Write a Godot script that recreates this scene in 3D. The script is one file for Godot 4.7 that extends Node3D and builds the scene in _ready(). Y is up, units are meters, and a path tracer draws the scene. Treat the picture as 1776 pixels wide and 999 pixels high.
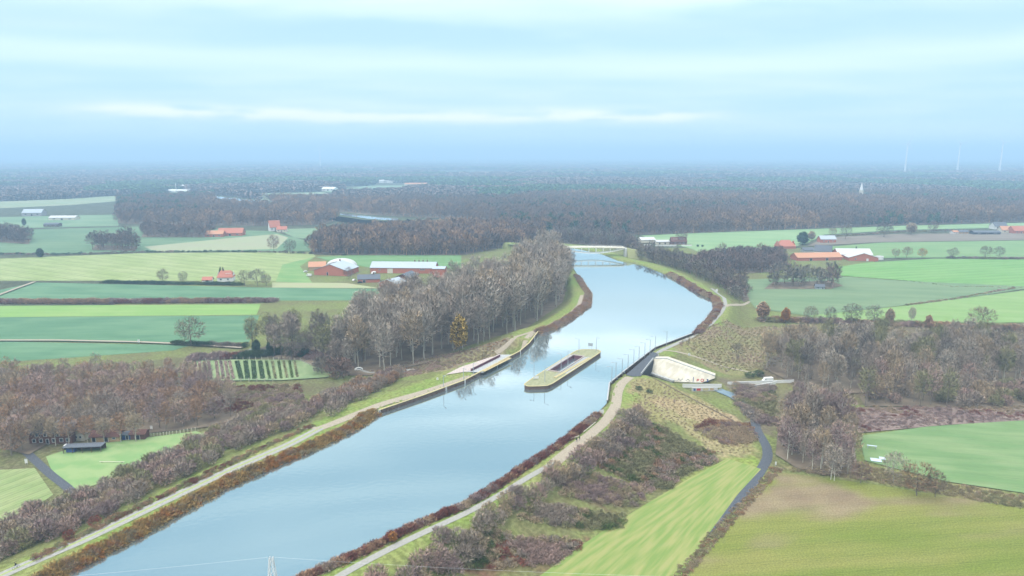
extends Node3D
# A canal with a canal bridge in flat farmland under an overcast winter sky. Metres, y up, the canal's water lies at y = 0.
const LAND := -6.0
const GX0 := -300.0
const GX1 := 384.0
const GZ0 := -830.0
const GZ1 := -40.0
const CELL := 2.5
var WL := pl([-165.0,-40.0,-140.0,-110.0,-113.8,-158.5,-102.1,-181.7,-90.9,-207.4,-72.9,-233.0,-60.8,-253.7,-54.7,-270.2,-37.8,-289.4,-22.1,-308.9,-13.5,-324.6,4.3,-357.5,10.0,-374.6,15.8,-400.0,25.3,-409.6,38.0,-435.1,54.1,-476.7,59.8,-517.6,58.8,-550.4,58.5,-596.2,57.4,-667.6,56.9,-735.2,44.2,-786.5,-5.5,-817.5])
var WR := pl([-150.0,-40.0,-100.0,-100.0,-52.1,-158.5,-41.8,-168.1,-31.9,-178.7,-21.4,-188.5,-14.7,-194.3,-2.5,-211.1,14.2,-235.5,21.6,-247.0,33.4,-267.6,40.6,-282.3,44.8,-305.7,55.0,-324.6,77.6,-365.3,107.3,-397.3,117.7,-418.3,129.6,-441.5,141.5,-471.1,147.5,-496.3,142.7,-519.8,141.5,-558.0,137.1,-605.1,125.3,-660.4,105.2,-693.9,95.1,-739.6,73.5,-781.5,29.2,-828.4])
var BL := pl([-230.0,-40.0,-205.0,-110.0,-151.6,-187.3,-145.6,-204.3,-136.0,-231.2,-125.7,-253.8,-115.8,-280.9,-100.4,-294.7,-80.6,-320.6,-63.2,-350.0,-47.3,-368.9,-20.2,-405.0,8.2,-436.1,38.3,-516.2,47.3,-574.1,47.5,-646.0,44.7,-737.7,29.0,-821.0,-27.5,-864.2])
var BR := pl([-110.0,-40.0,-50.0,-100.0,-5.9,-167.6,20.2,-181.2,34.1,-195.5,48.9,-216.0,72.0,-235.9,89.6,-251.1,102.2,-274.4,107.7,-306.0,110.0,-350.0,133.5,-394.7,150.5,-436.1,171.2,-486.5,187.8,-549.5,189.4,-600.9,180.2,-662.5,158.4,-717.4,145.9,-781.8,121.5,-842.1,47.7,-918.4])
var T1 := pl([58.3,-340.3,73.6,-335.6,91.5,-320.6,106.9,-280.9,108.3,-268.2])
var T2 := pl([-2.6,-368.9,-27.3,-358.1,-51.1,-350.0,-76.8,-342.2,-97.1,-340.3])
var nx := 0
var nz := 0
var hg := PackedFloat32Array()
var rng := RandomNumberGenerator.new()
var M := {}

func pl(a: Array) -> PackedVector2Array:
	var o := PackedVector2Array()
	for i in range(0, a.size(), 2): o.append(Vector2(a[i], a[i + 1]))
	return o
func rf(a: float, b: float) -> float: return rng.randf_range(a, b)
func lin(r: float, g: float, b: float) -> Color: return Color(r, g, b).linear_to_srgb()

# ---------------------------------------------------------------- sky, light, camera
func make_sky() -> ImageTexture:
	var w := 2048
	var h := 1024
	var im := Image.create(w, h, false, Image.FORMAT_RGBF)
	var n := FastNoiseLite.new()
	n.seed = 5
	n.frequency = 1.0
	n.fractal_octaves = 5
	var n2 := FastNoiseLite.new()
	n2.seed = 11
	n2.frequency = 1.0
	n2.fractal_octaves = 3
	var blue := Vector3(0.52, 0.78, 0.90)
	var pale := Vector3(0.76, 0.93, 0.97)
	var white := Vector3(1.1, 1.1, 1.08)
	for y in h:
		var e := (0.5 - (y + 0.5) / h) * 180.0
		if e < -1.0:
			im.fill_rect(Rect2i(0, y, w, h - y), Color(0.20, 0.23, 0.22))
			break
		for x in w:
			var az := wrapf((x + 0.5) / w * 360.0, -180.0, 180.0)
			# layers of stratus: long streaks low down, opening into cloud decks overhead
			var c := cos(deg_to_rad(az))
			var s := sin(deg_to_rad(az))
			var k := 1.0 / (sin(deg_to_rad(maxf(e, 0.0))) + 0.06)
			var a := n.get_noise_2d(s * k * 0.55 + 3.0, c * k * 1.1)
			var b := n2.get_noise_3d(s * 1.3, c * 1.3, e * 0.30 + 0.1 * a)
			var t := clampf(0.42 + 0.9 * b + 0.5 * a, 0.0, 1.0)
			var col := blue.lerp(Vector3(0.33, 0.56, 0.70), smoothstep(17.0, 27.0, e)).lerp(pale, t * lerpf(1.0, 0.7, smoothstep(17.0, 27.0, e)))
			# two decks seen edge on: a pale one near seven degrees, a bluer one above it
			col = col.lerp(pale * 1.06, exp(-pow((e - 6.7 + 0.5 * b) / 0.9, 2.0)) * 0.7)
			col = col.lerp(blue * 0.96, exp(-pow((e - 9.2 + 0.5 * b) / 1.1, 2.0)) * 0.6)
			# pale veil along the horizon
			col = col.lerp(Vector3(0.80, 0.93, 0.98), exp(-maxf(e, 0.0) / 2.2) * 0.85)
			# a bright rift under the stratus
			var d := e - 2.95 - 0.3 * n2.get_noise_2d(az * 0.09, 3.0)
			var rift := exp(-pow(d / 0.45, 2.0)) * smoothstep(27.0, 19.0, absf(az + 8.0)) * smoothstep(-0.35, 0.25, n.get_noise_2d(az * 0.10, e * 1.1 + 40.0) + 0.16)
			col = col.lerp(white, clampf(rift * 1.2, 0.0, 0.95))
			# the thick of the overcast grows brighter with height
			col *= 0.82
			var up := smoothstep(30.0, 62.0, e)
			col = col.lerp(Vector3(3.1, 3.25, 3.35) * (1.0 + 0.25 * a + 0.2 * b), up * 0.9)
			var thin := exp(-pow((e - 16.5 - 3.0 * b) / 3.6, 2.0)) * clampf(0.75 + 1.2 * b + 0.8 * a, 0.0, 1.0)
			col = col.lerp(white * 1.45, thin * 0.92)
			im.set_pixel(x, y, Color(col.x, col.y, col.z))
	return ImageTexture.create_from_image(im)

func setup() -> void:
	var cam := Camera3D.new()
	cam.name = "camera"
	cam.fov = 45.199
	cam.near = 1.0
	cam.far = 80000.0
	add_child(cam)
	cam.position = Vector3(0, 105, 0)
	cam.rotation_degrees = Vector3(-10.919, 0, 0)
	cam.current = true
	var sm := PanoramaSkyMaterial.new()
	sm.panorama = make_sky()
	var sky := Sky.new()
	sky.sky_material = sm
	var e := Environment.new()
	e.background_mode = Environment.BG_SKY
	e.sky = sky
	e.tonemap_mode = Environment.TONE_MAPPER_LINEAR
	e.tonemap_exposure = 1.42
	e.fog_enabled = true
	e.fog_density = 0.0003
	e.fog_light_color = Color(0.74, 0.88, 1.0)
	e.sdfgi_enabled = true
	e.ssao_enabled = true
	e.ssil_enabled = true
	var we := WorldEnvironment.new()
	we.name = "world_environment"
	we.environment = e
	add_child(we)
	var sun := DirectionalLight3D.new()
	sun.name = "sun"
	sun.light_energy = 0.5
	sun.light_color = Color(1.0, 0.96, 0.9)
	sun.light_angular_distance = 25.0
	sun.shadow_enabled = true
	sun.rotation_degrees = Vector3(-48, -40, 0)
	add_child(sun)

# ---------------------------------------------------------------- helpers
func noise_tex(sd: int, freq: float, lo: Color, hi: Color, size := 512, oct := 5, mid := Color(0, 0, 0, 0)) -> NoiseTexture2D:
	var t := NoiseTexture2D.new()
	var n := FastNoiseLite.new()
	n.seed = sd
	n.frequency = freq
	n.fractal_octaves = oct
	t.noise = n
	t.width = size
	t.height = size
	t.seamless = true
	var g := Gradient.new()
	g.offsets = PackedFloat32Array([0.25, 0.75])
	g.colors = PackedColorArray([lo, hi])
	if mid.a > 0.0: g.add_point(0.5, mid)
	t.color_ramp = g
	return t
func mat(c: Color, rough := 0.9) -> StandardMaterial3D:
	var m := StandardMaterial3D.new()
	m.albedo_color = c
	m.roughness = rough
	m.metallic_specular = 0.2
	return m
func structure(o: Node3D, called: String) -> Node3D:
	o.name = called
	o.set_meta("kind", "structure")
	add_child(o, true)
	return o
func inst(mesh: Mesh, m: Material) -> MeshInstance3D:
	var o := MeshInstance3D.new()
	o.mesh = mesh
	if m: o.material_override = m
	return o
func dist(p: Vector2, l: PackedVector2Array) -> float:
	var best := 1e12
	for i in l.size() - 1:
		best = minf(best, p.distance_squared_to(Geometry2D.get_closest_point_to_segment(p, l[i], l[i + 1])))
	return sqrt(best)
func joined(a: PackedVector2Array, b: PackedVector2Array) -> PackedVector2Array:
	var o := a.duplicate()
	var r := b.duplicate()
	r.reverse()
	o.append_array(r)
	return o

# ---------------------------------------------------------------- the lie of the land
func make_heights() -> void:
	nx = int((GX1 - GX0) / CELL) + 1
	nz = int((GZ1 - GZ0) / CELL) + 1
	hg.resize(nx * nz)
	var water := joined(WL, WR)
	var cl := joined(WL, BL)
	var cr := joined(WR, BR)
	for j in nz:
		for i in nx:
			var p := Vector2(GX0 + i * CELL, GZ0 + j * CELL)
			var h := LAND
			if Geometry2D.is_point_in_polygon(p, water):
				h = -2.0
				if minf(dist(p, WL), dist(p, WR)) < 2.2: h = -0.6
			else:
				var w := 0.0
				var dw := 0.0
				var b := 0.0
				if Geometry2D.is_point_in_polygon(p, cl):
					w = 11.0
					dw = dist(p, WL)
					b = dist(p, BL)
				elif Geometry2D.is_point_in_polygon(p, cr):
					w = 9.0
					dw = dist(p, WR)
					b = dist(p, BR)
				if w > 0.0:
					var d := dw - w
					var t := clampf(d / (d + b + 1e-6), 0.0, 1.0) if d > 0.0 else 0.0
					t = t * t * (3.0 - 2.0 * t) * 0.5 + t * 0.5
					h = lerpf(1.3, LAND, t)
					if dw < 3.0: h = minf(h, -0.6 + dw * 0.7)
					for T in [T1, T2]:
						h = minf(h, LAND - 0.3 + maxf(0.0, dist(p, T) - 9.0) * 0.75)
					h = maxf(h, LAND - 0.3)
			hg[j * nx + i] = h
func hat(x: float, z: float) -> float:
	var fx := (x - GX0) / CELL
	var fz := (z - GZ0) / CELL
	if fx < 0.0 or fz < 0.0 or fx >= nx - 1 or fz >= nz - 1: return LAND
	var i := int(fx)
	var j := int(fz)
	fx -= i
	fz -= j
	var k := j * nx + i
	return lerpf(lerpf(hg[k], hg[k + 1], fx), lerpf(hg[k + nx], hg[k + nx + 1], fx), fz)
func on(x: float, z: float, up := 0.0) -> Vector3: return Vector3(x, hat(x, z) + up, z)
# ---------------------------------------------------------------- ground, fields, water, paths
func nz_(sd: int, f: float, oct := 4) -> FastNoiseLite:
	var n := FastNoiseLite.new()
	n.seed = sd
	n.frequency = f
	n.fractal_octaves = oct
	return n
func ground() -> void:
	var zones := [ # outline, main colour, second colour (linear base colours)
		[pl([-151.6,-187.3,-145.6,-204.3,-136.0,-231.2,-125.7,-253.8,-115.8,-280.9,-100.4,-294.7,-80.6,-320.6,-63.2,-350.0,-47.3,-368.9,-111.7,-394.7,-179.2,-371.1,-269.9,-350.0]), Color(0.19, 0.17, 0.10), Color(0.22, 0.24, 0.10)],
		[pl([-75.4,-350.2,-44.6,-373.6,-2.7,-389.1,14.6,-404.6,5.6,-382.9,-2.6,-379.0,-25.0,-327.4,-53.3,-325.5]), Color(0.30, 0.235, 0.185), Color(0.34, 0.30, 0.15)],
		[pl([-136.2,-306.2,-98.6,-306.2,-83.3,-272.1,-110.1,-272.5,-133.7,-271.5]), Color(0.26, 0.18, 0.16), Color(0.36, 0.33, 0.14)],
		[pl([94.0,-238.4,92.2,-244.4,81.5,-239.4,63.4,-226.8,42.2,-200.8,28.5,-181.3,11.1,-167.7,40.5,-167.7,59.3,-190.6,80.1,-216.1]), Color(0.27, 0.36, 0.085), Color(0.36, 0.38, 0.12)],
		[pl([56.5,-313.5,66.4,-315.3,87.8,-292.9,97.6,-268.1,92.3,-246.0,77.7,-240.9,67.8,-262.8,48.9,-261.9]), Color(0.46, 0.37, 0.22), Color(0.34, 0.31, 0.14)],
		[pl([55.9,-287.4,72.1,-291.8,94.5,-280.9,97.0,-273.6,74.5,-270.9]), Color(0.50, 0.38, 0.24), Color(0.44, 0.34, 0.19)],
		[pl([82.1,-272.5,99.4,-273.4,97.9,-256.7,81.1,-252.4]), Color(0.24, 0.13, 0.10), Color(0.33, 0.24, 0.14)],
		[pl([50.6,-265.0,59.8,-258.1,75.6,-245.0,74.8,-238.4,59.2,-226.5,52.9,-216.1,32.2,-222.5,24.9,-228.8]), Color(0.21, 0.16, 0.10), Color(0.19, 0.19, 0.07)],
		[pl([18.9,-217.7,47.9,-215.8,39.1,-204.2,15.0,-202.6]), Color(0.22, 0.17, 0.11), Color(0.20, 0.19, 0.08)],
		[pl([7.5,-197.3,36.4,-199.1,32.5,-191.3,2.0,-187.4]), Color(0.20, 0.18, 0.08), Color(0.24, 0.18, 0.12)],
		[pl([-9.5,-180.9,22.2,-183.7,11.4,-171.4,-16.6,-166.6]), Color(0.20, 0.17, 0.08), Color(0.24, 0.13, 0.09)],
		[pl([86.0,-366.5,109.0,-393.7,138.2,-433.9,206.1,-452.0,190.4,-407.9,137.5,-350.2,113.1,-340.5,97.8,-350.4]), Color(0.30, 0.29, 0.13), Color(0.33, 0.25, 0.17)],
		[pl([105.3,-334.1,136.8,-340.5,131.9,-306.2,103.9,-259.6,101.1,-271.5,100.0,-307.0]), Color(0.22, 0.18, 0.13), Color(0.25, 0.24, 0.11)],
		[pl([93.9,-232.6,122.7,-223.5,164.0,-204.3,169.6,-212.0,149.1,-221.0,127.9,-238.3]), Color(0.36, 0.30, 0.16), Color(0.27, 0.27, 0.10)],
		[pl([124.9,-340.3,147.1,-298.4,232.2,-289.8,353.1,-451.7,206.0,-451.7,157.3,-394.7]), Color(0.20, 0.15, 0.115), Color(0.24, 0.22, 0.10)],
	]
	var boxes := []
	for q in zones:
		var r := Rect2(q[0][0], Vector2.ZERO)
		for v in q[0]: r = r.expand(v)
		boxes.append(r.grow(6.0))
	var na := nz_(3, 0.06)
	var nb := nz_(4, 0.025)
	var nc := nz_(9, 0.15)
	var water := joined(WL, WR)
	var st := SurfaceTool.new()
	st.begin(Mesh.PRIMITIVE_TRIANGLES)
	for j in nz:
		for i in nx:
			var p := Vector2(GX0 + i * CELL, GZ0 + j * CELL)
			var h := hg[j * nx + i]
			var w := p + Vector2(na.get_noise_2d(p.x, p.y), na.get_noise_2d(p.y + 500.0, p.x)) * 5.0
			var c1 := Color(0.22, 0.21, 0.10)
			var c2 := Color(0.25, 0.29, 0.10)
			if h > 0.6:
				c1 = Color(0.26, 0.35, 0.09)
				c2 = Color(0.33, 0.35, 0.13)
			for k in zones.size():
				if boxes[k].has_point(p) and Geometry2D.is_point_in_polygon(w, zones[k][0]) and (h < 0.9 or k > 2):
					c1 = zones[k][1]
					c2 = zones[k][2]
			var t := clampf(0.5 + 1.1 * nb.get_noise_2d(p.x, p.y) + 0.8 * nc.get_noise_2d(p.x, p.y), 0.0, 1.0)
			st.set_color(c1.lerp(c2, t) * 0.92)
			st.set_uv(p / 31.0)
			st.set_uv2(p / 7.3)
			st.add_vertex(Vector3(p.x, h, p.y))
	for j in nz - 1:
		for i in nx - 1:
			var k := j * nx + i
			for q in [k, k + 1, k + nx + 1, k, k + nx + 1, k + nx]: st.add_index(q)
	st.generate_normals()
	var m := mat(Color.WHITE, 1.0)
	m.vertex_color_use_as_albedo = true
	m.albedo_texture = noise_tex(21, 0.03, lin(0.62, 0.60, 0.55), Color.WHITE)
	m.detail_enabled = true
	m.detail_blend_mode = BaseMaterial3D.BLEND_MODE_MUL
	m.detail_uv_layer = BaseMaterial3D.DETAIL_UV_2
	m.detail_albedo = noise_tex(22, 0.05, lin(0.55, 0.55, 0.50), Color.WHITE)
	structure(inst(st.commit(), m), "ground")
	st = SurfaceTool.new()
	st.begin(Mesh.PRIMITIVE_TRIANGLES)
	var big := 42000.0
	for r in [[-big, GX0, -big, 3000.0], [GX1, big, -big, 3000.0], [GX0, GX1, -big, GZ0], [GX0, GX1, GZ1, 3000.0]]:
		var v := [Vector3(r[0], LAND, r[2]), Vector3(r[1], LAND, r[2]), Vector3(r[1], LAND, r[3]), Vector3(r[0], LAND, r[3])]
		for q in [0, 1, 2, 0, 2, 3]:
			st.set_normal(Vector3.UP)
			st.set_color(Color(0.11, 0.125, 0.075))
			st.set_uv(Vector2(v[q].x, v[q].z) / 310.0)
			st.set_uv2(Vector2(v[q].x, v[q].z) / 73.0)
			st.add_vertex(v[q])
	structure(inst(st.commit(), m), "ground_beyond")

	# the canal: nearly still water, faint breeze marks
	var wm := mat(lin(0.50, 0.60, 0.63), 0.03)
	wm.metallic = 0.9
	wm.metallic_specular = 0.6
	wm.normal_enabled = true
	wm.normal_scale = 0.05
	var rip := NoiseTexture2D.new()
	rip.noise = nz_(31, 0.02, 3)
	rip.seamless = true
	rip.as_normal_map = true
	rip.bump_strength = 2.0
	wm.normal_texture = rip
	M.water = wm
	sheet(water, "canal_water", wm, 0.0, 0.0, 40.0, 26.0)
	# the canal again, far off, high on its own embankment
	for q in [pl([-761.9,-1794.9,-695.8,-1722.3,-551.6,-1573.5,-523.5,-1499.4,-570.3,-1535.6,-720.4,-1699.3]), pl([-315.5,-1273.7,-247.9,-1201.1,-190.8,-1157.1,-182.3,-1116.2,-237.8,-1151.8,-304.9,-1230.4])]:
		sheet(q, "canal_water_beyond", wm, 0.0, 0.0, 40.0, 26.0)
		var g := Geometry2D.offset_polygon(q, 14.0)[0]
		var es := begin()
		var mid := Vector2.ZERO
		for p in g: mid += p / g.size()
		for i in g.size():
			var u := g[i]
			var v := g[(i + 1) % g.size()]
			var n := (v - u).orthogonal().normalized() * 18.0
			if n.dot(mid - u) > 0.0: n = -n
			for p in [Vector3(u.x, -0.3, u.y), Vector3(v.x, -0.3, v.y), Vector3(v.x + n.x, LAND, v.y + n.y), Vector3(u.x, -0.3, u.y), Vector3(v.x + n.x, LAND, v.y + n.y), Vector3(u.x + n.x, LAND, u.y + n.y)]:
				es.set_normal(Vector3.UP)
				es.set_color(Color(0.12, 0.14, 0.08))
				es.set_uv(Vector2(p.x, p.z) / 31.0)
				es.set_uv2(Vector2(p.x, p.z) / 7.3)
				es.add_vertex(p)
		for t in Geometry2D.triangulate_polygon(g):
			es.set_normal(Vector3.UP)
			es.set_color(Color(0.12, 0.14, 0.08))
			es.set_uv(g[t] / 31.0)
			es.set_uv2(g[t] / 7.3)
			es.add_vertex(Vector3(g[t].x, -0.3, g[t].y))
		structure(inst(es.commit(), m), "canal_embankment_beyond")

func sheet(poly: PackedVector2Array, called: String, m: Material, y: float, turn := 0.0, us := 40.0, vs := 40.0, along := Vector2.ZERO) -> Node3D:
	# a level sheet; texture coordinates run along the direction «turn» (degrees from x)
	var st := SurfaceTool.new()
	st.begin(Mesh.PRIMITIVE_TRIANGLES)
	var a := deg_to_rad(turn)
	if along != Vector2.ZERO: a = along.angle()
	var ids := Geometry2D.triangulate_polygon(poly)
	for t in range(0, ids.size(), 3):
		var q := [ids[t], ids[t + 1], ids[t + 2]]
		if (poly[q[1]] - poly[q[0]]).cross(poly[q[2]] - poly[q[0]]) < 0.0: q = [q[0], q[2], q[1]]
		for k in q:
			var r := poly[k].rotated(-a)
			st.set_normal(Vector3.UP)
			st.set_uv(Vector2(r.x / us, r.y / vs))
			st.set_uv2(Vector2(r.x / (us * 0.23), r.y / (vs * 0.17)))
			st.add_vertex(Vector3(poly[k].x, y, poly[k].y))
	return structure(inst(st.commit(), m), called)
func rows_tex(n: int, depth: float, sd: int) -> ImageTexture:
	# drilled rows and wheel tracks, running along u, uneven from row to row
	var im := Image.create(256, 256, false, Image.FORMAT_RGB8)
	var no := nz_(sd, 0.02, 3)
	for y in 256:
		var v := float(y) / 256.0
		for x in 256:
			var a := TAU * x / 256.0
			var c := Vector3(cos(a) * 14.0, sin(a) * 14.0, 0)
			var wob := 0.012 * no.get_noise_3d(c.x * 2.0, c.y * 2.0, 300.0)
			var q := TAU * (v + wob)
			var row := no.get_noise_3d(cos(q) * 16.0 * n + c.x * 0.4, sin(q) * 16.0 * n + c.y * 0.4, 50.0)
			var g := 1.0 - depth * clampf(0.35 + 0.9 * row, 0.0, 1.0)
			for t in [0.30, 0.42]: g *= 1.0 - depth * 0.9 * smoothstep(0.03, 0.012, absf(v + wob - t)) * clampf(0.5 + 1.4 * no.get_noise_3d(c.x * 3.0, c.y * 3.0, t * 500.0), 0.0, 1.0)
			g *= 0.92 + 0.08 * no.get_noise_3d(c.x * 9.0, c.y * 9.0, y * 5.0)
			im.set_pixel(x, y, Color(g, g, g * 0.97).linear_to_srgb())
	return ImageTexture.create_from_image(im)
var field_no := 0
func field(poly: PackedVector2Array, c1: Color, c2: Color, turn: float, called := "field", rows := 1, us := 160.0, vs := 46.0) -> void:
	field_no += 1
	c1 = c1.lerp(Color.WHITE * c1.get_luminance(), 0.24) * 0.7
	c2 = c2.lerp(Color.WHITE * c2.get_luminance(), 0.24) * 0.7
	if poly[0].y < -1200.0: far_fields.append(poly)
	var m := mat(Color.WHITE, 1.0)
	m.albedo_texture = noise_tex(100 + field_no, 0.012, c1.linear_to_srgb(), c2.linear_to_srgb(), 256, 5)
	if rows > 0:
		m.detail_enabled = true
		m.detail_blend_mode = BaseMaterial3D.BLEND_MODE_MUL
		m.detail_uv_layer = BaseMaterial3D.DETAIL_UV_2
		m.detail_albedo = M.rows1 if rows == 1 else M.rows2
	sheet(poly, called, m, LAND + 0.03 + 0.012 * field_no, turn, us, vs)
func fields() -> void:
	M.rows1 = rows_tex(6, 0.22, 1)
	M.rows2 = rows_tex(3, 0.5, 2)
	var teal := Color(0.10, 0.27, 0.12)
	var teal2 := Color(0.15, 0.33, 0.15)
	field(pl([-190.7,-224.4,-183.5,-231.2,-172.1,-232.6,-152.5,-212.8,-152.9,-204.3,-157.6,-195.5,-161.9,-187.3]), Color(0.29, 0.40, 0.10), Color(0.37, 0.44, 0.14), -62, "meadow", 2, 60, 30)
	field(pl([-174.3,-242.2,-169.0,-251.1,-142.9,-261.1,-129.1,-266.4,-121.2,-261.7,-134.8,-228.9,-146.7,-215.2,-159.5,-224.4]), Color(0.19, 0.36, 0.08), Color(0.28, 0.40, 0.11), 10, "meadow", 0, 40, 30)
	field(pl([-378.7,-466.8,-177.5,-473.8,-158.6,-403.7,-191.7,-398.5,-332.8,-407.6]), teal, teal2, -5, "field", 1, 200, 60)
	field(pl([-331.8,-406.3,-190.6,-396.0,-195.5,-384.9,-251.6,-368.9,-294.4,-358.1]), teal, teal2, 3, "field", 1, 200, 60)
	field(pl([-407.5,-503.9,-189.6,-510.0,-180.1,-475.6,-378.7,-466.8]), Color(0.23, 0.45, 0.05), Color(0.28, 0.47, 0.07), 1, "field", 1, 200, 60)
	field(pl([-421.6,-600.9,-204.6,-576.7,-113.0,-571.5,-98.3,-524.7,-420.3,-520.4,-432.1,-535.7]), teal, teal2, 2, "field", 1, 200, 60)
	field(pl([-585.6,-733.5,-421.8,-786.5,-232.8,-796.1,-217.2,-759.1,-234.3,-698.2,-209.7,-606.6,-313.8,-609.4,-489.4,-609.4]), Color(0.34, 0.44, 0.10), Color(0.42, 0.49, 0.15), 28, "field", 2, 220, 90)
	field(pl([-235.6,-701.9,-217.8,-754.8,-214.4,-690.7,-175.4,-598.1,-209.7,-603.7]), Color(0.17, 0.38, 0.07), Color(0.25, 0.42, 0.09), 20, "field", 1, 120, 60)
	field(pl([-211.8,-600.9,-146.0,-598.1,-111.1,-574.1,-203.6,-576.7]), Color(0.40, 0.38, 0.18), Color(0.36, 0.40, 0.15), 2, "field", 0, 120, 40)
	field(pl([-634.1,-796.1,-788.0,-994.4,-720.0,-1041.3,-586.0,-1083.8,-355.3,-1017.4,-258.8,-887.5,-234.2,-801.0,-426.8,-796.1,-514.9,-777.2]), Color(0.13, 0.27, 0.12), Color(0.18, 0.31, 0.14), 4, "field", 1, 400, 120)
	field(pl([-450.8,-842.1,-375.3,-938.0,-334.2,-979.7,-304.6,-938.0,-281.2,-821.0,-413.4,-796.1]), Color(0.36, 0.36, 0.20), Color(0.34, 0.38, 0.17), 12, "field", 0, 300, 80)
	field(pl([-1275.8,-1623.3,-1127.5,-1772.8,-1022.6,-2104.1,-1001.3,-2171.6,-901.1,-1952.3,-986.6,-1548.6,-1116.3,-1417.7]), Color(0.26, 0.34, 0.16), Color(0.32, 0.36, 0.19), 0, "field", 0, 700, 200)
	field(pl([-974.3,-1234.6,-737.0,-1307.0,-622.7,-1092.8,-824.4,-1041.3]), Color(0.14, 0.27, 0.12), Color(0.20, 0.32, 0.15), 0, "field", 0, 500, 150)
	field(pl([-811.3,-2010.3,-570.5,-2104.1,-422.8,-1772.8,-576.3,-1663.4]), Color(0.20, 0.29, 0.15), Color(0.27, 0.33, 0.17), 0, "field", 0, 700, 200)
	field(pl([-579.4,-2137.3,-519.2,-2537.1,-315.7,-2585.3,-327.0,-2104.1,-471.8,-1980.9]), Color(0.18, 0.30, 0.16), Color(0.22, 0.33, 0.18), 0, "field", 0, 700, 200)
	field(pl([-215.9,-754.8,-161.1,-772.6,-57.2,-772.6,-50.2,-676.4,-143.0,-683.5,-186.2,-717.4]), Color(0.14, 0.34, 0.08), Color(0.19, 0.38, 0.11), 2, "field", 1, 200, 60)
	field(pl([-354.8,-1041.3,-274.2,-1066.4,-247.2,-899.6,-296.7,-938.0]), Color(0.16, 0.28, 0.13), Color(0.22, 0.32, 0.15), 2, "field", 0, 300, 90)
	field(pl([178.0,-958.4,249.2,-987.0,612.6,-1092.8,873.7,-1149.4,818.2,-1075.1,579.9,-1033.2,440.8,-972.5,375.8,-875.7,290.5,-781.8,218.6,-737.7,215.1,-821.0]), Color(0.20, 0.36, 0.12), Color(0.25, 0.40, 0.14), 8, "pasture", 0, 400, 120)
	field(pl([425.5,-938.0,550.5,-979.7,758.1,-994.4,696.6,-912.1,477.5,-887.5,364.0,-847.5]), Color(0.27, 0.215, 0.165), Color(0.31, 0.25, 0.19), 4, "ploughed_field", 1, 300, 80)
	field(pl([390.0,-842.1,474.4,-881.6,691.9,-905.8,572.8,-746.1,462.3,-750.4,344.8,-741.9]), Color(0.19, 0.37, 0.10), Color(0.24, 0.40, 0.12), 3, "field", 1, 300, 80)
	field(pl([315.2,-676.4,368.0,-713.5,457.2,-741.9,566.5,-737.7,446.3,-576.7,372.9,-584.5,348.5,-612.3,306.5,-633.4]), Color(0.17, 0.43, 0.055), Color(0.22, 0.46, 0.08), -14, "field", 2, 300, 70)
	field(pl([198.1,-612.3,305.0,-630.3,346.9,-609.4,448.3,-579.3,340.5,-524.7,288.8,-503.9,206.7,-472.0,178.7,-496.0]), Color(0.17, 0.29, 0.12), Color(0.22, 0.33, 0.14), 10, "field", 1, 300, 80)
	field(pl([206.7,-472.0,298.6,-505.9,442.5,-571.5,353.1,-451.7,209.8,-451.7]), Color(0.24, 0.43, 0.08), Color(0.29, 0.45, 0.11), 14, "field", 1, 300, 80)
	field(pl([139.2,-261.1,169.8,-270.1,224.6,-279.6,174.2,-212.0,149.7,-221.8,130.0,-238.3]), Color(0.17, 0.33, 0.085), Color(0.25, 0.38, 0.12), 12, "field", 1, 140, 40)
	field(pl([144.4,-292.6,235.4,-294.0,223.6,-278.3,180.9,-272.5,140.6,-264.0]), Color(0.23, 0.145, 0.125), Color(0.30, 0.21, 0.16), 5, "heath", 0, 60, 30)
	near_field(pl([93.9,-229.8,121.4,-221.0,166.8,-202.1,121.0,-140.7,28.1,-140.7,47.5,-167.6,74.3,-204.3]))
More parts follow.
